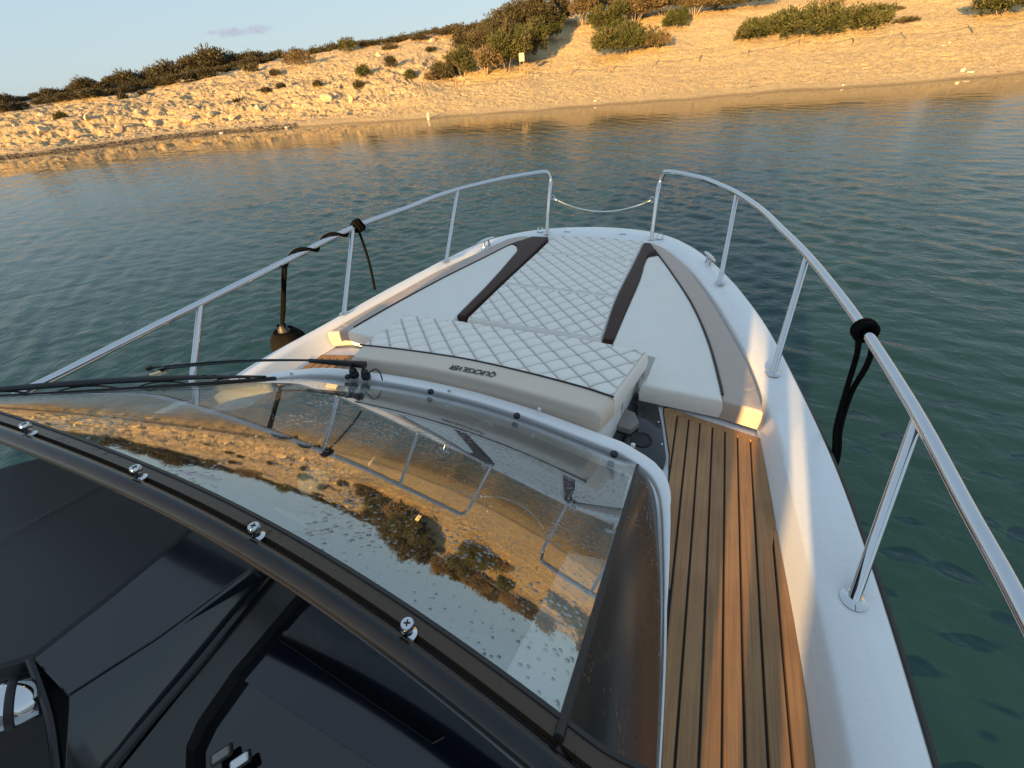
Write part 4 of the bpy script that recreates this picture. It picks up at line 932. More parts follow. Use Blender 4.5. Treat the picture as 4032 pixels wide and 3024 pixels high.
# anchor-locker lid seam and nav-light slots on the bow
for a, b, w in ((1225,501,.05),(1345,506,.05)):
    p = on(a, b, lambda y: zg(y)); V, F = box((p[0], p[1]-.0, zg(p[1])+.0005), (w,.006,.003), bev=.001); mk('bow_slot', V, F, BLK_R, boat)

# ---- windscreen ----------------------------------------------------------------------------------------
GM = (1.25, .608, .049, .105, -.042, -.025)
def zglass(x, y):
    port = .5*np.maximum(0, -np.asarray(x)-.5)**2; y = y-.9; return -port+ GM[0]-GM[1]*y-GM[2]*x-GM[3]*x*x-GM[4]*y*y-GM[5]*x*y
def ybase(x): return np.interp(x, [-.88,-.85,-.78,-.483,-.237,.006,.235,.441,.62], [.74,.79,.837,.905,.939,.942,.917,.874,.845])
def ytop(x): return .166 - .16*x*x if x > 0 else .166 - .06*x*x
ws = empty('windscreen', (0, .5, 1.4)); ws.parent = boat; ws.location = Vector((0, .5, 1.4)) - Vector((0,0,.6))
nx_, ny_ = 60, 34; V = []
xsG = np.linspace(-.872, .618, nx_)
ybs = spline(np.array([(x, float(ybase(x)), 0) for x in np.linspace(-.88, .62, 14)]), 200)
def ybs_f(x): return np.interp(x, ybs[:,0], ybs[:,1])
for x in xsG:
    y0, y1 = ybs_f(x)+.018, ytop(x)
    for t in np.linspace(0, 1, ny_): y = y0*(1-t)+y1*t; V.append((x, y, zglass(x, y)))
F = [f[::-1] for f in grid_faces(nx_, ny_)]
nb = len(V); V2 = [(v[0], v[1]-.0015, v[2]-.0048) for v in V]; F2 = [tuple(i+nb for i in f[::-1]) for f in F]
edge = [i*ny_ for i in range(nx_)] + [(nx_-1)*ny_+j for j in range(1, ny_)] + [i*ny_+ny_-1 for i in range(nx_-2, -1, -1)] + [j for j in range(ny_-2, 0, -1)]
FE = [(edge[i], edge[(i+1) % len(edge)], edge[(i+1) % len(edge)]+nb, edge[i]+nb) for i in range(len(edge))]
pane = fix_normals(mk('pane', V+V2, F+F2+FE, GLASS, ws, True, sharp=40))

# white base frame, running round the starboard corner and aft along the side
bp = [(x, float(ybs_f(x)), zglass(x, float(ybs_f(x)))) for x in np.linspace(-.85, .56, 26)]
bp = [(-.93,.40,1.30),(-.925,.55,1.275),(-.91,.68,1.262)] + [(a, b, c+.002) for a, b, c in bp] + [(.615,.845,1.198),(.652,.822,1.19),(.678,.785,1.180),(.694,.735,1.170),(.708,.66,1.158),(.724,.56,1.148),(.737,.46,1.138),(.748,.34,1.128),(.757,.2,1.12),(.768,0,1.11)]
bp = spline(np.array(bp), 130); T, _, _ = frames(bp)
prof = [(.013,-.016),(.014,-.001),(.0155,.0025),(.019,.0044),(.023,.0052),(.054,.0042),(.059,.0025),(.062,-.002),(.064,-.09)]
V = []; m_ = len(prof)
yy = bp[:,1]
for i, (p, t) in enumerate(zip(bp, T)):
    n_ = np.array([-t[1], t[0], 0]); n_ /= np.linalg.norm(n_)      # outward = to the left of travel (forward / starboard side)
    k = 1.0
    if p[0] > .60: k = np.interp(p[1], [.2,.5,.75,.84], [.10,.16,.50,1])
    for s_, h in prof: q = p + n_*s_*k; V.append((q[0], q[1], q[2]+h*(1 if h > -.05 else 1)))
F = [(i*m_+k, (i+1)*m_+k, (i+1)*m_+k+1, i*m_+k+1) for i in range(len(bp)-1) for k in range(m_-1)]
fr = fix_normals(mk('base_frame', V, F, GEL, ws, True, sharp=50))
# fix orientation check: base frame outward must be forward
for (a, b) in ((631,795+14),(757,803+14),(971,835+11),(1165,879+9),(1367,957+8),(1438,1097)):
    if a == 1438: p = at(a, b, 1.165)
    else: p = at(a, b, 1.24)
    V, F = box((p[0], p[1], p[2]+.006), (.012,.010,.014), bev=.0025); mk('canvas_stud', V, F, WPL, ws)
for (a, b) in ((757,828),(933,856),(1117,905),(1326,987)):       # small black rubber stops under the frame edge
    p = at(a, b, 1.236); zz = zglass(p[0], p[1]-.02); V, F = lathe([(.010,-.004),(.0115,.002),(.010,.007),(.005,.009)], 16, (p[0], p[1], zz+.004)); mk('rubber_stop', V, F, BLK_R, ws, True)

# starboard pillar moulding between glass and side frame
ys = np.linspace(.842, .05, 40); V = []; nw = 16
for y in ys:
    xt = .6175 if y > ytop(.62) else .6175; zt_ = zglass(xt, y)-.002
    k = np.argmin(np.abs(bp[90:,1]-y))+90 if True else 0
    cand = bp[bp[:,0] > .60]; xb = np.interp(y, cand[::-1,1], cand[::-1,0])-.006; zb = np.interp(y, cand[::-1,1], cand[::-1,2])+.006
    for w in np.linspace(0, 1, nw):
        bul = math.sin(w*math.pi)*min(.05, .02+.06*(.84-y))
        ang = w*math.pi/2; x = xt + (xb-xt)*(math.sin(ang)*.75+.25*w); z = zt_ + (zb-zt_)*(1-math.cos(ang))*.80 + (zb-zt_)*.20*w
        V.append((x, y, z))
F = [f for f in grid_faces(40, nw)]
pil = mk('side_pillar', V, F, PILLAR, ws, True); fix_normals(pil)
P = [(.6175, y, zglass(.6175, y)+.001) for y in np.linspace(.845, .09, 40)]; V, F = tube(P, .0048, 8); B().add(V, F).build('glass_seal', BLK_R, ws)
# port pillar, seen edge-on behind the wiper
V = []
for y in np.linspace(.79, .05, 24):
    xt = -.872; zt_ = zglass(xt, y)-.002
    for w in np.linspace(0, 1, 8): ang = w*math.pi/2; V.append((xt-.040*math.sin(ang), y, zt_-min(zt_-1.25, .05)*(1-math.cos(ang))))
fix_normals(mk('side_pillar', V, [f for f in grid_faces(24, 8)], PILLAR, ws, True))

# black top frame: rim, drop-marked flange, groove and round tube
tx = np.linspace(-.95, .70, 110); tp_ = np.array([(x, ytop(min(max(x, -.872), .66)), zglass(min(max(x,-.9),.64), ytop(min(max(x,-.872),.66)))) for x in tx])
aft = np.array([0, -1, .50]); aft /= np.linalg.norm(aft); nor = np.array([.06, .44, 1.0]); nor -= aft*np.dot(nor, aft); nor /= np.linalg.norm(nor)
def sweep(prof, name, mat_, sharp=40):
    V = []; m_ = len(prof)
    for p in tp_:
        for s_, h in prof: V.append(tuple(p + aft*s_ + nor*h))
    F = [(i*m_+k, i*m_+(k+1) % m_, (i+1)*m_+(k+1) % m_, (i+1)*m_+k) for i in range(len(tp_)-1) for k in range(m_)]
    return fix_normals(mk(name, V, F, mat_, ws, True, sharp=sharp))
sweep([(-.003,.0030),(.0024,.0034),(.0030,.0020),(.0030,-.006),(-.003,-.006)], 'top_rim', BLK_R)
sweep([(.0030,.0016),(.0185,.0006),(.0190,-.006),(.0030,-.006)], 'top_flange', FLANGE)
sweep([(.0190,-.006),(.0240,-.006),(.0240,-.010),(.0190,-.010)], 'groove', BLK_R)
rt = .0132
sweep([(.0225+rt+rt*math.cos(a), -.0085+rt*math.sin(a)) for a in np.linspace(0, 2*math.pi, 22, endpoint=False)], 'top_tube', BLK, 80)
for x in (-.40, -.275, -.012, .218, .452):
    y = ytop(x); p = np.array([x, y, zglass(x, y)]) + aft*.0215 + nor*(-.004)
    V, F = lathe([(r_*1.25, z_*1.3) for r_, z_ in [(.0055,0),(.0068,.001),(.0068,.0035),(.0036,.0055),(.0032,.0105),(.0056,.013),(.0060,.0155),(.0050,.0178),(.0022,.0180)]], 18, tuple(p), axis=tuple(nor+np.array([0,-.25,.3])))
    st = B().add(V, F).build('turn_stud', CHROME, ws)
    ax = Vector(nor+np.array([0,-.25,.3])).normalized(); c = p + np.array(ax)*.0236
    for a_ in (0, math.pi/2):
        V, F = box(tuple(c), (.0066,.0016,.0006), rot=Matrix.Rotation(0,3,'Z') @ Vector((0,0,1)).rotation_difference(ax).to_matrix() @ Matrix.Rotation(a_+.4, 3, 'Z')); mk('cross_slot', V, F, BLK_R, st)

# ---- wiper ---------------------------------------------------------------------------------------------
wip = empty('wiper', (-.43, .94, 1.27)); wip.parent = boat; wip.location = Vector((-.43, .94, 1.27)) - Vector((0,0,.6))
pv = [at(765,808,1.262), at(790,811,1.262)]
for p in pv:
    V, F = lathe([(.016,-.012),(.018,0),(.0165,.006),(.013,.009),(.0145,.012),(.0135,.020),(.010,.024),(.0055,.028),(.0055,.052),(.0035,.056)], 18, tuple(p)); B().add(V, F).build('pivot', BLK_R, wip)
h0 = at(790,788,1.292); h1 = at(668,779,1.315); V, F = tube([h0, h0*.6+h1*.4, h1], [.014,.0125,.008], 8); B().add(V, F).build('arm_head', BLK, wip)
tip1, tip2 = at(322,795,1.47), at(352,797,1.465)
for a, b in ((h1+[0,0,.003], tip1), (h1+[.02,.012,-.004], tip2)):
    P = [a*(1-t)+b*t + np.array([0,0,.012*math.sin(t*math.pi)]) for t in np.linspace(0, 1, 12)]; V, F = tube(P, .0034, 8); B().add(V, F).build('arm_rod', BLK, wip)
for a in (tip1, tip2): V, F = lathe([(.009,-.005),(.010,0),(.009,.006)], 14, tuple(a)); B().add(V, F).build('rod_cap', BLK_R, wip)
V, F = box(tuple(np.array((tip1+tip2)/2)+[0,0,-.016]), (.05,.018,.016), rz=.9, bev=.004); B().add(V, F).build('link_block', BRASS, wip)
def onglass(a, b, lift):             # survey point lying on the pane
    d = ray(a, b); ts = np.linspace(.3, 3, 1500); X = CAM[None]+ts[:,None]*d[None]; g = X[:,2]-zglass(X[:,0], X[:,1])-lift; k = np.where(g < 0)[0]; k = k[0] if len(k) else int(np.argmin(g)); return X[k]
bl0 = np.array([-.735, .815, zglass(-.735,.815)+.012]); bl1 = np.array([-.845, .10, zglass(-.845,.10)+.014])
def blp(t, lift=0): 
    q = bl0*(1-t)+bl1*t; q[2] = zglass(q[0], q[1])+.010+lift; return q
V, F = tube([blp(t) for t in np.linspace(0, 1, 24)], .0060, 8); B().add(V, F).build('blade', BLK_R, wip)
V, F = tube([blp(t, .006) for t in np.linspace(0, 1, 24)], .0030, 6); B().add(V, F).build('blade_spine', BLK, wip)
V, F = tube([blp(t, .012+.020*math.sin(math.pi*min(1, max(0, (t-.04)/.92)))) for t in np.linspace(.04, .96, 26)], [.0040+.0055*math.sin(math.pi*t) for t in np.linspace(0, 1, 26)], 8); B().add(V, F).build('yoke', BLK, wip)
for c in (.18, .42, .62, .82):
    V, F = tube([blp(c+dt, .008+.012*(1-(dt/.07)**2)) for dt in np.linspace(-.07, .07, 9)], .0026, 6); B().add(V, F).build('claw', BLK, wip)
V, F = tube(spline([pv[1]+[.012,0,.01], pv[1]+[.05,.005,.035], pv[1]+[.075,.0,.03], pv[1]+[.08,-.005,-.002]], 14), .0026, 8); B().add(V, F).build('washer_hose', BLK_R, wip)

# ---- dashboard -----------------------------------------------------------------------------------------
dash = empty('dashboard', (0, .1, 1.3)); dash.parent = boat; dash.location = Vector((0, .1, 1.3)) - Vector((0,0,.6))
def pp(lst, z): return [tuple(at(a, b, z)) if not isinstance(z, (list, tuple)) else None for a, b in lst]
# shelf under the glass
V = []; n1, n2 = 30, 22
for x in np.linspace(-.62, .60, n1):
    for t in np.linspace(0, 1, n2): y = (ybs_f(x)-.02)*(1-t) + .27*t; V.append((x, y, min(zglass(x, y)-.05-.05*math.sin(t*math.pi), 1.49)-.0))
fix_normals(mk('dash_shelf', V, grid_faces(n1, n2), NAVY, dash, True))
# white inner return along the starboard edge of the pane
V = []
for y in np.linspace(.375, .10, 20): V += [(.545, y, zglass(.545, y)-.040), (.580, y, zglass(.580, y)-.024), (.612, y, zglass(.612, y)-.012), (.612, y, zglass(.612,y)-.06)]
F = [(i*4+k, i*4+k+1, (i+1)*4+k+1, (i+1)*4+k) for i in range(19) for k in range(3)]
fix_normals(mk('inner_return', V, F, WPL, dash, True, sharp=30))
def slab(name, quad, mat_, drop=.25, bev=.003, nsub=1):
    """quad: [(px,py,z)...] top outline, extruded down"""
    P = np.array([at(a, b, z) for a, b, z in quad]); n = len(P); c = P.mean(0)
    V = []; 
    for k, (ins, dz) in enumerate(((0, -drop), (0, -bev), (bev, 0))):
        for p in P:
            d = c-p; d /= np.linalg.norm(d); q = p + d*ins; V.append((q[0], q[1], q[2]+dz))
    F = [(r_*n+i, r_*n+(i+1) % n, (r_+1)*n+(i+1) % n, (r_+1)*n+i) for r_ in range(2) for i in range(n)] + [tuple(2*n+i for i in range(n))]
    return fix_normals(mk(name, V, F, mat_, dash, True, sharp=30))
hood = slab('vinyl_hood', [(-120,1042,1.50),(95,985,1.50),(330,925,1.49),(600,985,1.49),(530,1054,1.50),(412,1143,1.50),(240,1286,1.502),(70,1419,1.50),(0,1441,1.497),(-120,1470,1.49)], NAVY, .10, .006)
a, b = at(262,1022,1.5035), at(-60,1196,1.5035); 
for off in (0, .004):
    V, F = tube([a+[0,-off,0], (a+b)/2+[0,-off,0], b+[0,-off,0]], .0009, 5); mk('hood_seam', V, F, simple('grey_stitch', (.07,.07,.075), .7) if off == 0 else bpy.data.materials['grey_stitch'], hood, True)
slab('pod_side', [(412,1149,1.497),(528,1058,1.497),(660,1140,1.470),(545,1226,1.468),(338,1378,1.464),(145,1502,1.462),(72,1424,1.497),(242,1290,1.499)], FASC, .12, .002)
slab('pod_lower_side', [(545,1228,1.466),(662,1142,1.468),(690,1110,1.430),(585,1236,1.425),(420,1440,1.415),(228,1668,1.405),(139,1668,1.428),(147,1506,1.460),(340,1381,1.462)], FASC, .12, .002)
# ridge strip
P = [at(700,1104,1.434), at(592,1236,1.427), at(425,1440,1.417), at(300,1585,1.410), at(222,1680,1.404)]; V, F = tube(P, .0075, 10); B().add(V, F).build('pod_ridge', BLK, dash)
slab('helm_panel', [(600,1236,1.415),(712,1098,1.420),(790,1120,1.398),(655,1268,1.392),(500,1452,1.388),(425,1560,1.384),(400,1615,1.382),(398,1680,1.380),(246,1680,1.400),(432,1446,1.410)], FASC2, .12, .002)
slab('screen_surround', [(660,1262,1.362),(800,1105,1.362),(1330,1480,1.362),(1260,1640,1.362),(1260,1760,1.35),(405,1760,1.35),(402,1620,1.356),(430,1556,1.358),(506,1450,1.360)], BLK_G, .08, .004)
slab('chart_screen', [(700,1250,1.366),(1230,1600,1.366),(1010,1720,1.366),(880,1700,1.366),(524,1468,1.366),(528,1404,1.366)], SCREEN, .004, .001)
slab('screen_bezel_bar', [(600,1352,1.3685),(960,1592,1.3685),(935,1606,1.3685),(580,1366,1.3685)], BLK_G, .002, .0005)
for k in range(2):
    c = at(478+40*k, 1630+14*k, 1.372); V, F = box(tuple(c), (.012,.024,.008), rz=-.62, bev=.002); sw = fix_normals(mk('rocker_switch', V, F, WPL if k % 2 else GREYP, dash, True, sharp=30))
    V, F = box(tuple(c+np.array([0,0,-.002])), (.017,.030,.006), rz=-.62, bev=.002); mk('switch_bezel', V, F, BLK_R, sw)
# gilded-looking lit rim of the pod and the aft face with the gauge
P = [at(66,1421,1.492), at(88,1480,1.470), at(112,1560,1.440), at(128,1680,1.400)]; V, F = tube(spline(P, 14), .0062, 8); B().add(V, F).build('pod_rim', BLK, dash)
gc = at(14,1522,1.462); gax = np.array([-.62,-1,.62]); gax /= np.linalg.norm(gax)
g = B(); V, F = lathe([(.030,-.035),(.0335,-.030),(.0335,.004),(.0300,.010),(.0295,.004),(.0290,.0)], 32, tuple(gc), tuple(gax)); gg = g.add(V, F).build('gauge', CHROME, dash)
V, F = lathe([(.0288,0),(.0280,.004),(.016,.008),(.002,.009)], 28, tuple(gc), tuple(gax)); mk('gauge_glass', V, F, SCREEN, gg, True)
V, F = lathe([(.0345,-.012),(.0352,-.010),(.0352,-.004),(.0345,-.002)], 32, tuple(gc), tuple(gax)); mk('gauge_gasket', V, F, BLK_R, gg, True)
slab('pod_aft_face', [(-120,1475,1.47),(0,1446,1.474),(62,1424,1.478),(100,1560,1.405),(118,1700,1.35),(-120,1700,1.34)], NAVY, .10, .003)

# ---- cockpit sole, plus unseen bench and posts added to shade the foredeck -----------------------
bench = B(); V, F = box((-.13,-1.02,1.32), (1.74,.16,1.06), bev=.05); bench.add(V, F); V, F = box((-.13,-.82,.92), (1.74,.46,.18), bev=.05); bench.add(V, F)
bench.build('sun_blocker_bench', BLOCKER_B, boat)
V, F = box((.842,-1.02,1.45), (.066,.10,.90), bev=.012); B().add(V, F).build('sun_blocker_post', BLK, boat)  # unseen post added to split the sun streaks on the teak
V, F = box((1.06,-1.02,1.40), (.285,.10,.84), bev=.03); B().add(V, F).build('sun_blocker_side', GEL, boat)  # unseen block added to bound the outer sun streak
V, F = box((-.05,-2.2,.42), (2.1,4.0,.06), bev=.01); B().add(V, F).build('cockpit_sole', GEL_NS, boat)

# ================================================================== cushions (lie loose on the deck)
def quilt(x, y, w=.100, h=.112, x0=0.0, y0=0.0):
    a = (x-x0)/w + (y-y0)/h; b = (x-x0)/w - (y-y0)/h
    k = 1/math.hypot(1/w, 1/h)
    da = np.abs(a-np.round(a))*k; db = np.abs(b-np.round(b))*k
    d = np.minimum(da, db); return d, np.minimum(np.abs(a-np.round(a)), .5)*np.minimum(np.abs(b-np.round(b)), .5)
def pad_grid(name, XY, zf, thick, parent, quilted=True, rnd_=(1,1,1,1), r=.016, mat_=None, x0=0, y0=0):
    """XY: (nu,nv,2) grid; u across (left-right), v aft-to-fore"""
    nu, nv = XY.shape[:2]; X, Y = XY[...,0], XY[...,1]
    big_ = np.full((nu, nv), 9.)
    dl = np.hypot(X-X[:1], Y-Y[:1]) if rnd_[0] else big_; dr = np.hypot(X-X[-1:], Y-Y[-1:]) if rnd_[1] else big_
    da = np.hypot(X-X[:,:1], Y-Y[:,:1]) if rnd_[2] else big_; df = np.hypot(X-X[:,-1:], Y-Y[:,-1:]) if rnd_[3] else big_
    drop = 0
    for d in (dl, dr, da, df): q = np.clip(1-d/r, 0, 1); drop = drop + r*(1-np.sqrt(np.maximum(0, 1-q*q)))
    Z = zf(X, Y) - np.minimum(drop, r*1.3)
    seam = np.zeros_like(X)
    if quilted:
        d, pl = quilt(X, Y, x0=x0, y0=y0); edge_d = np.minimum.reduce([dl, dr, da, df]); fade = sstep(.006, .028, edge_d)
        Z = Z + fade*(-.0075*np.exp(-(d/.0080)**2) + .0065*np.sqrt(np.clip(pl*4, 0, 1)) - .002); seam = np.exp(-(d/.0029)**2)*1.0*sstep(.004,.012,edge_d)
        s2 = np.exp(-((edge_d-.010)/.0022)**2)*.6; seam = np.maximum(seam, s2)
    V = np.stack([X, Y, Z], -1).reshape(-1, 3).tolist(); F = grid_faces(nu, nv)
    ring = [i*nv for i in range(nu)] + [(nu-1)*nv+j for j in range(1, nv)] + [i*nv+nv-1 for i in range(nu-2, -1, -1)] + [j for j in range(nv-2, 0, -1)]
    nb = len(V); zb = [float(zf(V[i][0], V[i][1]))-thick for i in ring]
    mid = [(V[i][0], V[i][1], V[i][2]*.45+zb[k]*.55) for k, i in enumerate(ring)]; c = np.mean(V, axis=0)
    V += [tuple(np.array(m_)+ (np.array([m_[0]-c[0], m_[1]-c[1], 0]))*.006) for m_ in mid]; V += [(V[i][0], V[i][1], zb[k]) for k, i in enumerate(ring)]
    L = len(ring)
    for k in range(L):
        j = (k+1) % L; F.append((ring[j], ring[k], nb+k, nb+j)); F.append((nb+j, nb+k, nb+L+k, nb+L+j))
    me_ = bpy.data.meshes.new(name); me_.from_pydata(V, [], F); me_.polygons.foreach_set('use_smooth', [True]*len(F)); me_.set_sharp_from_angle(angle=R(60))
    sm = me_.attributes.new('seam', 'FLOAT', 'POINT'); vals = np.zeros(len(V), np.float32); vals[:nu*nv] = seam.ravel(); sm.data.foreach_set('value', vals)
    me_.materials.append(mat_ or QUILT); me_.update(); return link(bpy.data.objects.new(name, me_), parent)
def bil(c00, c10, c01, c11, nu, nv, bow_f=0.0, bow_a=0.0):
    u = np.linspace(0, 1, nu)[:,None]; v = np.linspace(0, 1, nv)[None]
    X = (c00[0]*(1-u)+c10[0]*u)*(1-v) + (c01[0]*(1-u)+c11[0]*u)*v; Y = (c00[1]*(1-u)+c10[1]*u)*(1-v) + (c01[1]*(1-u)+c11[1]*u)*v
    Y = Y + (bow_f*v + bow_a*(1-v))*4*u*(1-u); return np.stack([X, Y], -1)
ztp = lambda x, y: zp(y)+.004
for nm, c00, c10, c01, c11, bf, lab in (
    (0, (-.350,1.640), (.356,1.604), (-.338,2.082), (.340,2.050), 0, 'quilted pale centre cushion nearest the seat, the largest of three'),
    (1, (-.338,2.089), (.340,2.057), (-.326,2.655), (.345,2.625), 0, 'quilted pale centre cushion in the middle of the foredeck row'),
    (2, (-.326,2.662), (.345,2.632), (-.318,3.035), (.352,3.010), .03, 'quilted pale centre cushion at the bow tip')):
    e = empty('centre_cushion', ((c00[0]+c10[0])/2, (c00[1]+c01[1])/2, 1.05), lab, 'cushion', 'quilted centre cushions')
    pad_grid('quilted_cover', bil(c00, c10, c01, c11, 150, 110, bf), ztp, .070, e, True, x0=.0, y0=1.62)
# side cushions: pale panel, taupe border, dark piping, brown trim strip -- outlines surveyed on the photo
def outline(lst, zf=zp): return [on(a, b, zf)[:2] for a, b in lst]
def dense(P, n=8, closed=True):
    P = [np.array(p) for p in P]; out = []
    for i in range(len(P) if closed else len(P)-1):
        a, b = P[i], P[(i+1) % len(P)]
        for t in np.linspace(0, 1, n, endpoint=False): out.append(a*(1-t)+b*t)
    return out
def crv(P, n=30): return [tuple(q[:2]) for q in spline(np.array([(p[0], p[1], 0) for p in P]), n)]
def pad_poly(name, pts, zf, thick, mat_, parent, r=.014):
    """cushion panel from an outline, with rounded-over edge and flat triangulated top"""
    import bmesh
    pts = np.array(pts, float); n = len(pts)
    area = .5*sum(pts[i][0]*pts[(i+1)%n][1]-pts[(i+1)%n][0]*pts[i][1] for i in range(n))
    if area < 0: pts = pts[::-1]
    nxv = []
    for i in range(n):
        e1 = pts[i]-pts[i-1]; e2 = pts[(i+1)%n]-pts[i]; e1 /= np.linalg.norm(e1)+1e-9; e2 /= np.linalg.norm(e2)+1e-9
        n1 = np.array([-e1[1], e1[0]]); n2 = np.array([-e2[1], e2[0]]); q = n1+n2; q /= np.linalg.norm(q)+1e-9; q /= max(.5, np.dot(q, n1)); nxv.append(q)
    nxv = np.array(nxv); rr_ = r if not callable(r) else None
    V = []; rings = [(0, None), (-.004, .5)] + [(1-math.cos(a), 1-math.sin(a)) for a in np.linspace(0, math.pi/2, 6)]
    for k, (ins, dz) in enumerate(rings):
        for i in range(n):
            ri = r if not callable(r) else r(pts[i])
            if k == 0: p = pts[i]; z = zf(p[1])-thick
            elif k == 1: p = pts[i]+nxv[i]*ins*(ri/.014 if ri < .014 else 1); z = zf(p[1])-thick*.5
            else: p = pts[i]+nxv[i]*ins*ri; z = zf(p[1])-dz*ri
            V.append((p[0], p[1], float(z)))
    F = []
    for k in range(len(rings)-1):
        for i in range(n): j = (i+1) % n; F.append((k*n+i, k*n+j, (k+1)*n+j, (k+1)*n+i))
    bm = bmesh.new(); bv = [bm.verts.new(v) for v in V]
    for f in F: bm.faces.new([bv[i] for i in f])
    k = len(rings)-1; cap = bm.faces.new([bv[k*n+i] for i in range(n)])
    bmesh.ops.triangulate(bm, faces=[cap]); 
    me_ = bpy.data.meshes.new(name); bm.to_mesh(me_); bm.free(); me_.polygons.foreach_set('use_smooth', [True]*len(me_.polygons)); me_.set_sharp_from_angle(angle=R(50)); me_.materials.append(mat_)
    return link(bpy.data.objects.new(name, me_), parent)
SP = dict(
 outer=[(1648,893),(1640,855),(1610,780),(1560,690),(1515,620),(1480,575),(1440,541),(1408,526)], pipe=[(1562,868),(1555,830),(1530,740),(1495,660),(1450,590),(1425,556),(1404,527)],
 inner=[(1325,738),(1345,690),(1380,610),(1392,570),(1402,553),(1414,546),(1424,556)], strip=[(1303,736),(1330,650),(1376,560),(1391,527)], aft=[(1379,832)], cut=[(1402,741)])
PPt = dict(
 outer=[(708,720),(780,678),(860,634),(960,580),(1040,544),(1098,517),(1135,511)], pipe=[(751,717),(850,660),(950,606),(1050,556),(1100,531),(1150,513)],
 inner=[(988,684),(1060,610),(1110,553),(1118,543),(1116,533),(1106,529)], strip=[(1004,686),(1080,615),(1150,550),(1184,514)], aft=[(800,714)], cut=[(884,668)])
for dct, side, lab in ((SP,'starboard','long side cushion on the right of the bow with sunlit aft corner'), (PPt,'port','long side cushion on the left of the bow beside the fender')):
    outer = crv(outline(dct['outer']), 40); pipe = crv(outline(dct['pipe']), 40); inner = crv(outline(dct['inner']), 34); strip = crv(outline(dct['strip']), 24)
    cut = outline(dct['cut'])[0]; aft_ = outline(dct['aft'])[0]
    if side == 'port': aft_ = np.array([-.582, 1.335]); cut = np.array([-.588, 1.515])
    else: aft_ = np.array([.566, 1.318]); cut = np.array([.582, 1.505])
    e = empty('side_cushion', (float(outer[12][0])*.8, float(outer[12][1]), 1.05), lab, 'cushion', 'side cushions of the bow')
    zt_ = lambda y: zp(y)+.006
    light = [tuple(aft_), ] + dense([aft_, pipe[0]], 6, False)[1:] + pipe[:-6] + inner[::-1] + [(float(inner[0][0])*1.01, float(cut[1])+.055)] + dense([np.array([float(inner[0][0])*1.02, float(cut[1])+.05]), cut], 6, False)[1:] + [tuple(cut)]
    clean = [np.array(light[0])]
    for q in light[1:]:
        if np.linalg.norm(np.array(q)-clean[-1]) > .004: clean.append(np.array(q))
    pad_poly('pale_panel', clean, zt_, .082, VIN, e, .013)
    bord = dense([pipe[0], outer[0]], 5, False) + outer + pipe[::-1][:-1]
    clean = [np.array(bord[0])]
    for q in bord[1:]:
        if np.linalg.norm(np.array(q)-clean[-1]) > .004: clean.append(np.array(q))
    pad_poly('taupe_border', clean, lambda y: zt_(y)-.0005, .082, VIN_T, e, .009)
    V, F = tube([(p[0], p[1], float(zt_(p[1]))+.0005) for p in pipe[1:-3]], .0042, 8); B().add(V, F).build('piping', PIPE, e)
    st = strip + [pipe[-1]] + pipe[::-1][1:6] + inner[::-1]
    clean = [np.array(st[0])]
    for q in st[1:]:
        if np.linalg.norm(np.array(q)-clean[-1]) > .004: clean.append(np.array(q))
    pad_poly('trim_strip', clean, lambda y: zt_(y)+.004, .088, VIN_B, e, .006)
# rear seat cushion with name
e = empty('seat_cushion', (0, 1.2, 1.14), 'wide quilted seat cushion with beige band and dark lettering behind the windscreen', 'cushion')
zs = lambda x, y: np.interp(y, [1.03,1.09,1.46], [1.286,1.284,1.222])
nu, nv = 230, 84; u = np.linspace(0, 1, nu); fl = np.array([(-.583,1.462),(-.267,1.472),(.028,1.462),(.289,1.462),(.569,1.424)]); ln = np.array([(-.534,1.082),(-.33,1.099),(-.071,1.107),(.172,1.091),(.391,1.064),(.511,1.039)])
ff = spline(np.c_[fl, np.zeros(len(fl))], nu)[:,:2]; ll = spline(np.c_[ln, np.zeros(len(ln))], nu)[:,:2]; XY = ll[:,None]*(1-np.linspace(0,1,nv))[None,:,None] + ff[:,None]*np.linspace(0,1,nv)[None,:,None]
pad_grid('quilted_cover', XY, zs, .088, e, True, (1,1,0,1), .020, x0=.02, y0=1.08)
ba = np.array([(-.522,.998),(-.392,1.004),(-.184,1.014),(.061,1.004),(.283,.981),(.482,.955)]); bb_ = spline(np.c_[ba, np.zeros(len(ba))], 60)[:,:2]; ll2 = spline(np.c_[ln, np.zeros(len(ln))], 60)[:,:2]
XY = bb_[:,None]*(1-np.linspace(0,1,24))[None,:,None] + (ll2-[0,.003])[:,None]*np.linspace(0,1,24)[None,:,None]
band = pad_grid('beige_band', XY, lambda x, y: np.interp(y, [.95,1.10], [1.281,1.285]), .080, e, False, (1,1,1,0), .016, VIN_S)
V, F = tube([(p[0], p[1]-.001, 1.2862) for p in ll[::6]], .0035, 8); B().add(V, F).build('piping', PIPE, e)
cu = bpy.data.curves.new('txt', 'FONT'); cu.body = 'QUICKSILVER'; cu.size = .040; cu.shear = .32; cu.offset = .0006; cu.extrude = .0004; cu.align_x = 'CENTER'; cu.align_y = 'CENTER'; cu.space_character = 1.0; cu.resolution_u = 3
to = bpy.data.objects.new('txt', cu); COL.objects.link(to); bpy.context.view_layer.update()
tm = bpy.data.meshes.new_from_object(to.evaluated_get(bpy.context.evaluated_depsgraph_get())); bpy.data.objects.remove(to)
co = np.array([v.co[:] for v in tm.vertices]); w = np.ptp(co[:,0]); sc = .182/w
for v in tm.vertices:
    x, y, z = v.co; v.co = (.004 - x*sc, 1.045 - y*.026/.028*1.0 + .02*(-x*sc)*-.6, 1.2862 + z)
tm.materials.clear(); tm.materials.append(PIPE); link(bpy.data.objects.new('lettering', tm), band)

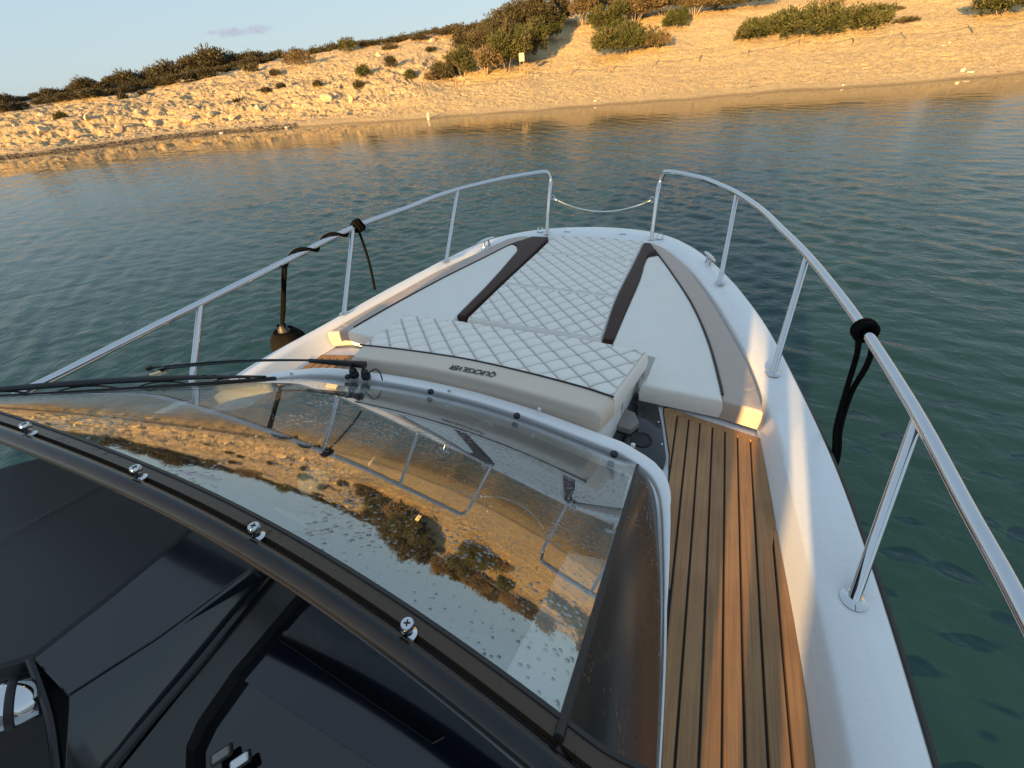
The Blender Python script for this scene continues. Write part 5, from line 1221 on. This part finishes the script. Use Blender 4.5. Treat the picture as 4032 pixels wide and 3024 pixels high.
# ================================================================== ropes, fender, gate line
gl = empty('gate_line', (0, 3.13, 1.25), 'white coated wire hanging across the bow gate between the rails', 'wire')
a, b = np.array([-.352, 3.128, 1.332]), np.array([.352, 3.128, 1.332]); P = [a*(1-t)+b*t + np.array([0,0,-.085*4*t*(1-t)]) for t in np.linspace(.05, .95, 40)]
V, F = tube(P, .0042, 8); B().add(V, F).build('wire', WIRE, gl)
for q0, q1, mt in ((a, P[0], CHROME_D), (b, P[-1], BRASS)):
    V, F = tube([q0, q0*.7+q1*.3, q1, q1*1.15-q0*.15], [.003,.0075,.0075,.005], 10); B().add(V, F).build('end_clip', mt, gl)
def rope(name, P, r, parent, n=60): V, F = tube(spline(np.array(P), n), r, 8); return B().add(V, F).build(name, ROPE, parent)
def near(path, px_, py_):
    d = ray(px_, py_); w = path-CAM; t = w@d; return int(np.argmin(np.linalg.norm(w-t[:,None]*d, axis=1)))
# port fender, its line spiralled along the rail to a knot
fd = empty('fender', (-1.30, 1.30, .85), 'black fabric-covered fender hanging outside the port rail on a dark line', 'fender')
i0, i1 = near(pathP, 605, 568), near(pathP, 770, 490); i0, i1 = max(i0, i1), min(i0, i1)
seg = pathP[i1:i0+1][::-1]; seg = spline(seg, 70); T, N, Bn = frames(seg); sp = []
for k in range(70): ang = k/69*2*math.pi*2.5+1.0; sp.append(seg[k] + (.0138+.008)*(math.cos(ang)*N[k]+math.sin(ang)*Bn[k]))
rope('wrapped_line', sp, .0078, fd, 160)
knot = seg[-1]
for s_, rr2 in ((-.012,.026),(.004,.028),(.020,.026)):
    c = knot + T[-1]*s_; ring = [c + rr2*(math.cos(a_)*N[-1]+math.sin(a_)*Bn[-1]) + T[-1]*.006*math.sin(2*a_) for a_ in np.linspace(0, 2*math.pi, 18, endpoint=False)]; V, F = tube(ring, .0098, 8, closed=True); B().add(V, F).build('knot_turn', ROPE, fd)
tail = at(810, 626, 1.17); rope('free_end', [knot+[0,0,-.02], knot*.7+tail*.3+[.01,0,-.01], knot*.35+tail*.65+[.012,0,0], tail], .0072, fd, 20)
fx = -1.31; ft = at_x(609, 700, fx)
st_ = sp[0]; rope('hanging_line', [st_, st_*.6+ft*.4, st_*.25+ft*.75, ft+[0,0,.0]], .0088, fd, 24)
rope('hanging_line', [st_+[.012,.0,0], st_*.6+ft*.4+[.006,.004,0], st_*.25+ft*.75+[.008,.004,0], ft+[.004,0,.0]], .0080, fd, 24)
fc = at_x(612, 712, fx)
prof = [(.010,.075),(.020,.072),(.026,.055),(.030,.040),(.040,.030)]
V, F = lathe(prof[::-1], 20, tuple(fc-[0,0,.045])); B().add(V, F).build('eye_cap', FENDP, fd)
prof = [(.002,-.62),(.05,-.60),(.092,-.53),(.098,-.45),(.099,-.12),(.097,-.055),(.086,-.015),(.066,.010),(.048,.022),(.040,.026)]; nn = 36; V = []; F = []
for k, (r_, z_) in enumerate(prof):
    for j in range(nn): a_ = 2*math.pi*j/nn; rr2 = r_*(1+.028*math.sin(a_*9+k)*(1 if r_ < .098 else .35)); V.append((fc[0]+rr2*math.cos(a_), fc[1]+rr2*math.sin(a_), fc[2]-.03+z_))
for k in range(len(prof)-1):
    for j in range(nn): l_ = (j+1) % nn; F.append((k*nn+j, k*nn+l_, (k+1)*nn+l_, (k+1)*nn+j))
fb = B().add(V, F).build('cover', FEND, fd)
ring = [fc + np.array([.052*math.cos(a_), .052*math.sin(a_), -.008]) for a_ in np.linspace(0, 2*math.pi, 24, endpoint=False)]; V, F = tube(ring, .004, 6, closed=True); B().add(V, F).build('drawstring', ROPE, fb)
rope('eye_knot', [fc+[0,0,.02]+np.array([.016*math.cos(a_), .016*math.sin(a_), .010*math.sin(2*a_)]) for a_ in np.linspace(0, 9, 14)], .008, fd, 40)
# starboard fender line hanging from the rail over the side
rl = empty('fender_line', (1.17, 1.25, 1.2), 'doubled black line tied round the starboard rail, hanging over the side', 'rope')
i = near(pathS, 1866, 716); c0 = pathS[i]; T_ = pathS[i+1]-pathS[i-1]; T_ /= np.linalg.norm(T_); n1 = np.cross(T_, (0,0,1)); n1 /= np.linalg.norm(n1); n2 = np.cross(T_, n1)
for s_ in (-.013, .003):
    ring = [c0 + T_*(s_+.004*math.sin(a_)) + .0235*(math.cos(a_)*n1+math.sin(a_)*n2) for a_ in np.linspace(0, 2*math.pi, 20, endpoint=False)]; V, F = tube(ring, .0092, 8, closed=True); B().add(V, F).build('hitch_turn', ROPE, rl)
end = at(1797, 1003, 1.06); end2 = end + np.array([.01, -.02, -.25])
rope('strand', [c0+[-.012,-.018,-.02], at(1850,770,1.38), at(1826,850,1.25), at(1806,925,1.15), end, end2], .0078, rl)
rope('strand', [c0+[.012,-.05,-.01], at(1872,790,1.37), at(1838,850,1.25), at(1815,925,1.15), end+[.012,.008,0], end2+[.012,0,0]], .0078, rl)
# compass under the glass
cp = empty('compass', (-.02, .37, 1.40), 'small round compass on the dashboard seen through the windscreen', 'compass')
cpos = at(680, 1044, 1.43); cpos[2] = 1.40; cpos = at(680, 1046, 1.485)
V, F = lathe([(.034,-.09),(.036,-.012),(.034,0),(.028,.004)], 28, tuple(cpos)); B().add(V, F).build('housing', BLK_R, cp)
V, F = lathe([(.030,.004),(.028,.010),(.0275,.012),(.002,.013)], 28, tuple(cpos)); B().add(V, F).build('dial', WPL, cp)
V, F = lathe([(.0315,.003),(.031,.012),(.027,.023),(.019,.031),(.008,.0355),(.0005,.036)], 28, tuple(cpos)); B().add(V, F).build('dome', simple('compass_dome', (.85,.75,.45), .08, 0, 1.0), cp)
